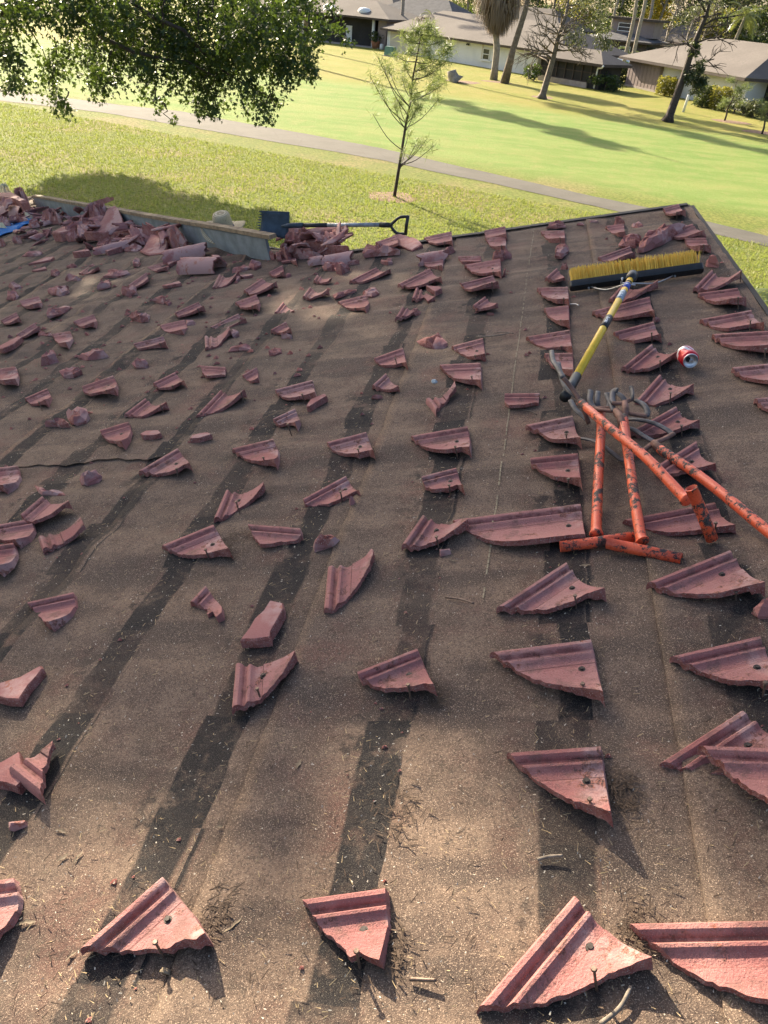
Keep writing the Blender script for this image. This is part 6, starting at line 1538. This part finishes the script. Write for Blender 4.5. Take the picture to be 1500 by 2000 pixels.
mb = MB(); b0 = G(884, 160); mb.tube([Vector((.35, 0, -.02)), Vector((.10, 0, .25)), Vector((-.1, 0, .55)), Vector((-.2, 0, .85))], [.75, .5, .42, .38], 12); o = mb.build('tree_stump', MAT['bark_pale'], None, Matrix.Translation(b0), True); tag(o, 'grey tree stump on the lawn before the white house', 'stump')
b0 = G(733, 95); pot = empty('planter', loc=b0, label='terracotta planter with a leafy plant beside the white porch column', cat='planter'); mb = MB(); mb.tube([Vector((0, 0, 0)), Vector((0, 0, .75)), Vector((0, 0, .85))], [.38, .55, .56], 14); mb.build('pot', simple('terracotta', (.33, .15, .09), .85, .15, 4), pot, None, True); leaves('plant', ball((0, 0, 1.35), (.9, .9, .7), 240, .1, .4, 8), .25, MAT['leaf_mid'], pot)
b0 = G(745, 97); mb = MB(); mb.tube([Vector((0, 0, 0)), Vector((0, 0, .55)), Vector((0, 0, .62))], [.25, .22, .12], 12); o = mb.build('white_jug', MAT['white_trim'], None, Matrix.Translation(b0), True); tag(o, 'small white jug on the ground right of the terracotta planter', 'jug')

# ------------------------------------------------------------------ trees and shrubs beyond the fairway
def bush(px, py, w, h, mat, label, n=900, name='bush', size=.20, cat='bush', square=False):
    b = G(px, py); e = empty(name, loc=b, label=label, cat=cat)
    if square:
        P = rng.uniform(-1, 1, (n, 3)); P /= np.maximum(1, (np.abs(P) ** 4).sum(1) ** .25)[:, None]; P = P * np.array([w, w, h / 2 * .97]) + np.array([0, 0, h / 2 + .04]); P += rng.normal(0, .05, P.shape)
    else: P = ball((0, 0, h * .53), (w, w, h * .5), n // 14 * 14, .25, .42, 14); P[:, 2] = np.maximum(P[:, 2], .06)
    leaves('foliage', P, size, MAT[mat], e); mb = MB(); mb.tube([Vector((0, 0, 0)), Vector((.1, 0, h * .5))], [.08, .05], 6); mb.build('stem', MAT['bark'], e); return e
bush(1297, 187, .80, 1.5, 'leaf_lime', 'round yellow-lit clipped bush against the mauve house, left of the leaning tree', 1400, square=True)
bush(1371, 209, .72, 1.6, 'leaf_mid', 'left one of two tall clipped bushes before the white wall', 1500, square=True); bush(1401, 214, .80, 1.65, 'leaf_lime', 'right one of two tall clipped bushes before the white wall', 1500, square=True)
bush(1211, 163, .75, 1.9, 'leaf_dark', 'dark upright hedge block at the left corner of the mauve house', 1300, square=True); bush(1180, 177, 1.7, 1.5, 'leaf_dark', 'low dark shrub at the right end of the screened porch', 1200)
bush(1042, 158, 1.2, 1.5, 'leaf_dark', 'dark shrub at the left end of the screened porch', 800)
bush(778, 92, 1.0, 2.6, 'leaf_lime', 'yellow-topped hedge beside the left house', 900); bush(795, 88, 1.3, 2.0, 'leaf_mid', 'green shrub behind the young pine near the left house', 800)
for x, y, l_ in ((1432, 222, 'first low pale shrub in the row before the dark side screen'), (1450, 226, 'second low pale shrub in the row before the dark side screen'), (1468, 230, 'third low pale shrub in the row before the dark side screen'), (1486, 234, 'fourth low pale shrub in the row before the dark side screen')): bush(x, y, .8, 1.3, 'leaf_grey', l_, 500)
def palm(base, top, r, label, nf=18, fl=2.6, skirt=0, name='palm_tree', bark='bark_pale', fan=False, mat='frond', droop=1.0):
    e = empty(name, loc=base, label=label, cat='palm'); B = Vector(base); T = Vector(top) - B
    tr = wander(Vector((0, 0, 0)), T, 6, .12, int(abs(base[0]) * 9)); tube_tree('trunk', [(tr, [r * 1.25] + lerp_r(r, r * .85, 6))], MAT[bark], e)
    V, F = [], []
    def frond(a, el, L, k=13):
        d = Vector((math.cos(a), math.sin(a), 0)); p = T.copy(); dirv = d * math.cos(el) + Vector((0, 0, math.sin(el))); st = L / k; s = Vector((-math.sin(a), math.cos(a), 0))
        for i in range(k):
            q = p + dirv * st; w = L * .24 * math.sin(math.pi * (i + 1.2) / (k + 1.6))
            if not fan or i > k * .4:
                for sg in (-1, 1):
                    j = len(V); tip = q + s * sg * w + dirv * w * .5 + Vector((0, 0, -w * .45 * droop)); V.extend([p, p + dirv * st * .8, tip]); F.append((j, j + 1, j + 2))
            j = len(V); V.extend([p + s * .02, p - s * .02, q]); F.append((j, j + 1, j + 2))
            p = q; dirv = (dirv + Vector((0, 0, -.16 * droop))).normalized()
    for i in range(nf): frond(i * 2.4 + random.uniform(-.2, .2), random.uniform(-.35, 1.2), fl * random.uniform(.8, 1.1))
    np_mesh('fronds', np.array([tuple(v) for v in V]), np.array(F), MAT[mat], e)
    if skirt:
        V2 = []
        for i in range(3200):
            a = random.uniform(0, 6.28); z = T.z - random.random() * skirt; f = (T.z - z) / skirt; rr = (r + 2.0 * math.sin(math.pi * (.25 + f * .70)) ** .9) * random.uniform(.3, 1); c = Vector((T.x * z / T.z, T.y * z / T.z, 0)); p = c + Vector((math.cos(a) * rr, math.sin(a) * rr, z)); L = random.uniform(.5, 1.1); s = Vector((-math.sin(a), math.cos(a), 0)) * random.uniform(.03, .08)
            V2 += [p - s, p + s, p + Vector((math.cos(a) * .15, math.sin(a) * .15, -L))]
        np_mesh('dead_skirt', np.array([tuple(v) for v in V2]), np.arange(len(V2)).reshape(-1, 3), MAT['dead_frond'], e)
    return e
def up_at(px0, py0, pxt, pyt):               # base on the lawn and a top straight up its leaning line
    b = G(px0, py0); return b, at_dist(pxt, pyt, math.hypot(b.x, b.y))
b, t = up_at(964, 156, 978, -30); palm(b, t, .30, 'palm with a thick skirt of dead fronds before the white house', 22, 2.6, 3.1, fan=True)
b, t = up_at(985, 163, 1042, -60); e = empty('lawn_tree', loc=b, label='slim leaning tree growing beside the skirted palm', cat='tree'); tube_tree('trunk', [([Vector((0, 0, 0)), (t - b) * .3, (t - b) * .65 + Vector((.2, 0, 0)), t - b], [.42, .26, .22, .16]), ([(t - b) * .75, (t - b) * .9 + Vector((1.6, .4, .4))], [.08, .03]), ([(t - b) * .85, (t - b) * 1.05 + Vector((-1.2, .3, .6))], [.08, .03])], MAT['bark'], e)
leaves('crown', np.concatenate([ball((t - b) * (.9 + .11 * k) + Vector((.2, 0, 0)), (1.7, 1.7, 1.2), 800, .1, .42, 10) for k in range(8)]), .28, MAT['leaf_mid'], e)
def bare_tree(px, py, px1, py1, label, nb, seed, spread, mat='bark', dead_leaves=None, r=.26, tuft=None):
    b, t = up_at(px, py, px1, py1); e = empty('bare_tree', loc=b, label=label, cat='tree'); r_ = random.Random(seed); T = t - b; tr = [Vector((0, 0, 0)), T * .05, T * .35 + Vector((.05, 0, 0)), T * .6, T * .82 + Vector((.15, 0, 0)), T]
    paths = [(tr, [r * 1.7, r, r * .8, r * .65, r * .45, r * .2])]
    def grow(p, d, L, rr, dep):
        q = p + d * L; m = (p + q) / 2 + Vector((r_.gauss(0, .06), r_.gauss(0, .06), r_.gauss(.02, .06))) * L; paths.append(([p, m, q], [rr, rr * .8, rr * .5]))
        if dep > 0:
            for _ in range(4 if dep > 1 else 4):
                d2 = (d + Vector((r_.gauss(0, .6), r_.gauss(0, .6), r_.gauss(.05, .5)))).normalized(); grow(p + (q - p) * r_.uniform(.4, 1), d2, L * r_.uniform(.45, .75), rr * .55, dep - 1)
    for i in range(nb):
        f = r_.uniform(.28, .98); p = T * f; a = r_.uniform(0, 6.28); grow(p, Vector((math.cos(a), math.sin(a), r_.uniform(-.15, .6))).normalized(), spread * r_.uniform(.5, 1.1) * (1.15 - f * .5), r * .22, 2)
    tube_tree('trunk', paths, MAT[mat], e, 5)
    if dead_leaves: leaves('foliage', np.concatenate([ball(T * f + Vector((dx, 0, dz)), rr, n, .1, .4, 8) for f, dx, dz, rr, n in dead_leaves]), .2, MAT['leaf_grey'], e)
    if tuft:
        for f, dx, dz, rr, n, mt in tuft: leaves('foliage', ball(T * f + Vector((dx, 0, dz)), rr, n, .1, .42, 10), .24, MAT[mt], e, .5, .3)
    return e
bare_tree(1058, 193, 1112, -10, 'tree with bare twiggy branches on the lawn before the screened porch', 22, 5, 2.6, 'bark', None, .28, [(.72, 2.2, -.3, (1.9, 1.5, 1.3), 800, 'leaf_grey'), (.55, 3.2, .4, (1.2, 1.0, .7), 350, 'leaf_grey'), (.92, 2.0, 0, (1.8, 1.5, 1.2), 600, 'leaf_grey')])
bare_tree(1304, 238, 1392, -20, 'leaning dark-trunked tree with a hanging clump of dark foliage', 13, 9, 2.2, 'bark_dark', None, .30, [(.47, .75, -.55, (.75, .7, 1.1), 1100, 'needle_dark'), (.56, .15, .1, (.55, .5, .5), 350, 'leaf_mid'), (.42, 1.15, -1.0, (.5, .5, .7), 450, 'needle_dark'), (.88, 0, .2, (1.6, 1.4, 1.0), 260, 'leaf_grey')])
def small_pine(px, py, ptx, pty, label, seed):
    b, t = up_at(px, py, ptx, pty); random.seed(seed); d = math.hypot(b.x, b.y); TF = []
    for k in range(16):
        f = random.uniform(.35, 1); c = b + (t - b) * f; TF.append((c + Vector((random.gauss(0, .5), random.gauss(0, .5), random.gauss(.1, .2))), f * .95, 40))
    pine(b, t, 0, TF, label, 'small_pine', .07, .32)
small_pine(1415, 236, 1441, 156, 'thin staked pine sapling before the right clipped bush', 3); small_pine(1488, 262, 1512, 170, 'small pine at the right picture edge', 4)
# the tall pine hidden behind the hanging branches, whose long shadow crosses the fairway
b = Vector((-23.8, 82.9, 0)); e = empty('tall_pine', loc=b, label='tall pine behind the hanging branches, casting the long shadow on the fairway', cat='tree'); tube_tree('trunk', [([Vector((0, 0, 0)), Vector((.1, 0, 8)), Vector((.2, 0, 16)), Vector((.2, 0, 23))], [.32, .26, .2, .06])], MAT['bark'], e)
leaves('crown', np.concatenate([ball((.2 + .6 * math.sin(k * 2), 0, 13 + k * 1.25), (1.9 - .08 * k, 1.9 - .08 * k, 1.0), 1100, .1, .42, 9) for k in range(7)]), .32, MAT['leaf_mid'], e)
b = Vector((-25.9, 99.6, 0)); e = empty('tall_pine', loc=b, label='second taller pine, hidden by the hanging branches, close before the left house', cat='tree'); tube_tree('trunk', [([Vector((0, 0, 0)), Vector((.1, 0, 9)), Vector((.2, 0, 31))], [.28, .22, .06])], MAT['bark'], e)
leaves('crown', np.concatenate([ball((.2 + .5 * math.sin(k * 2), 0, 20.5 + k * 1.15), (1.6 - .08 * k, 1.6 - .08 * k, 1.0), 800, .1, .42, 9) for k in range(9)]), .32, MAT['leaf_mid'], e)
# tall palms and the wood beyond
for px, D, hgt, lab in ((1232, 118, 11.5, 'left one of the tall slim palms between the far roofs'), (1246, 112, 13, 'nearest tall slim palm, its trunk rising above the mauve roof'), (1262, 135, 12, 'third slim palm, in the shade of the wood'), (782, 118, 13, 'palm trunk rising behind the left house into the top edge'), (1193, 140, 12, 'slim pale palm trunk before the dark wood')):
    b = GD(px, D); palm(b, b + Vector((random.uniform(-.3, .5), 0, hgt)), .22, lab, 18, 3.0)
b = GD(1432, 112); palm(b, b + Vector((.9, 0, 6.6)), .2, 'leaning palm with a bright crown behind the mauve roof', 20, 2.6)
b = GD(1270, 128); palm(b, b + Vector((0, 0, 1.8)), .3, 'low bushy palm before the far house', 20, 2.2, name='bush_palm'); b = GD(1238, 122); palm(b, b + Vector((0, 0, 1.6)), .3, 'low dark palm beside the two-level house', 18, 2.0, name='bush_palm')
b = GD(836, 112); palm(b, b + Vector((.3, 0, 3.9)), .28, 'short shaggy palm behind the young pine’s tip'.replace('’', "'"), 22, 1.7, 1.6)
def wood_tree(px, D, hgt, w, mat, label, n=2000, size=.5, trunk=True):
    b = GD(px, D); e = empty('broadleaf_tree', loc=b, label=label, cat='tree', group='trees of the wood behind the houses')
    hgt *= 1.7; w *= 1.15
    P = np.concatenate([ball((0, 0, hgt * .62), (w, w, hgt * .36), n // 16 * 16, .15, .36, 16), ball((0, 0, hgt * .28), (w * .9, w * .9, hgt * .26), (n // 2) // 10 * 10, .15, .36, 10)]); P[:, 2] = np.maximum(P[:, 2], .2)
    leaves('crown', P, size, MAT[mat], e); tube_tree('trunk', [(wander(Vector((0, 0, 0)), Vector((.3, 0, hgt * .8)), 5, .3, int(px)), lerp_r(.32, .08, 6))] + [(wander(Vector((0, 0, hgt * .4)), Vector((math.cos(k) * w * .7, math.sin(k) * w * .7, hgt * .7)), 4, .3, k), lerp_r(.12, .03, 5)) for k in range(4)], MAT['bark_pale'], e, 6); return e
for px, D, hgt, w, mt, lab in ((905, 175, 9, 5, 'leaf_mid', 'mid-green tree at the left end of the far wood'), (960, 180, 10, 5, 'leaf_dark', 'dark tree behind the skirted palm, in the far wood'), (1020, 176, 10, 5, 'leaf_grey', 'greyish tree behind the white roof'), (1075, 172, 11, 5, 'leaf_mid', 'green tree behind the bare twiggy tree'), (1120, 160, 10, 4.5, 'leaf_lime', 'bright green tree at the top edge above the porch'), (1160, 170, 12, 5, 'leaf_dark', 'dark tall tree above the two-level house'), (1205, 165, 11, 5, 'leaf_dark', 'deep dark tree between the slim palms and porch'), (1238, 175, 12, 5, 'leaf_mid', 'mid-green tree behind the tall slim palms'), (1285, 160, 10.5, 4, 'leaf_yellow', 'yellow-leaved tree right of the tall slim palms'), (1275, 172, 11.5, 4.5, 'leaf_dark', 'dark tree behind the yellow-leaved one'), (1330, 170, 10, 5, 'leaf_grey', 'grey-green tree behind the far grey-brown roof'), (1365, 160, 8.5, 4, 'leaf_mid', 'green tree left of the leaning bright palm'), (1400, 172, 9, 5, 'leaf_grey', 'pale tree under the patch of sky'), (1440, 180, 9.5, 5, 'leaf_mid', 'green tree behind the leaning bright palm'), (1480, 165, 10, 5, 'leaf_grey', 'pale tree at the upper right corner'), (1470, 140, 5.5, 4, 'leaf_mid', 'low bushy green tree behind the right roof end'), (1400, 145, 5, 4, 'leaf_lime', 'low lime tree behind the roof vents'), (1530, 160, 10, 5, 'leaf_mid', 'green tree just beyond the upper right corner')):
    wood_tree(px, D, hgt, w, mt, lab)
for px, D, hgt, lab in ((1300, 140, 9, 'bare pale-limbed tree behind the mauve roof, left one'), (1340, 135, 8, 'bare pale-limbed tree behind the mauve roof, middle one'), (1372, 142, 9, 'bare pale-limbed tree behind the mauve roof, right one')):
    b = GD(px, D); e = empty('bare_tree', loc=b, label=lab, cat='tree'); r_ = random.Random(px); paths = [(wander(Vector((0, 0, 0)), Vector((1.2, 0, hgt)), 6, .3, px), lerp_r(.25, .05, 7))]
    for k in range(46):
        z = r_.uniform(.25, .95) * hgt; a = r_.uniform(0, 6.28); p = Vector((1.2 * z / hgt, 0, z)); q = p + Vector((math.cos(a), math.sin(a), r_.uniform(.1, .8))) * r_.uniform(.8, 2.2); paths.append((wander(p, q, 3, .2, k), lerp_r(.06, .02, 4)))
    tube_tree('trunk', paths, MAT['bark_pale'], e, 5); leaves('foliage', ball((1, 0, hgt * .75), (2.6, 2.6, 2.2), 360, .1, .4, 12), .3, MAT['leaf_grey'], e)
wd = np.concatenate([ball(tuple(GD(px, D, 3.2)), (7, 7, 3.4), 1500, .1, .36, 15) for px, D in [(870 + 55 * k, 205 + 8 * (k % 3)) for k in range(14)]])
o = leaves('far_wood', wd, .6, MAT['leaf_dark']); tag(o, 'dense dark far-off wood behind the houses', 'wood', kind='stuff')
# glossy palm shrub on the lawn just beyond the ridge
gp = G(1530, 640); e = empty('palm_shrub', loc=gp, label='glossy green palm shrub on the lawn at the right edge, beyond the ridge', cat='shrub'); V, F = [], []
for i in range(16):
    a = i * 2.4; d = Vector((math.cos(a), math.sin(a), 0)); p = Vector((0, 0, .35)); dv = d * .7 + Vector((0, 0, .75)); s = Vector((-d.y, d.x, 0)); L = 1.5
    for k in range(16):
        q = p + dv.normalized() * L / 16; w = .36 * math.sin(math.pi * (k + 1) / 18)
        for sg in (-1, 1): j = len(V); V += [p, p + (q - p) * .75, q + s * sg * w + Vector((0, 0, -w * .25))]; F.append((j, j + 1, j + 2))
        p = q; dv = dv + Vector((0, 0, -.09))
np_mesh('fronds', np.array([tuple(v) for v in V]), np.array(F), MAT['frond'], e); mb = MB(); mb.tube([Vector((0, 0, 0)), Vector((0, 0, .4))], .12, 8); mb.build('stem', MAT['bark'], e)
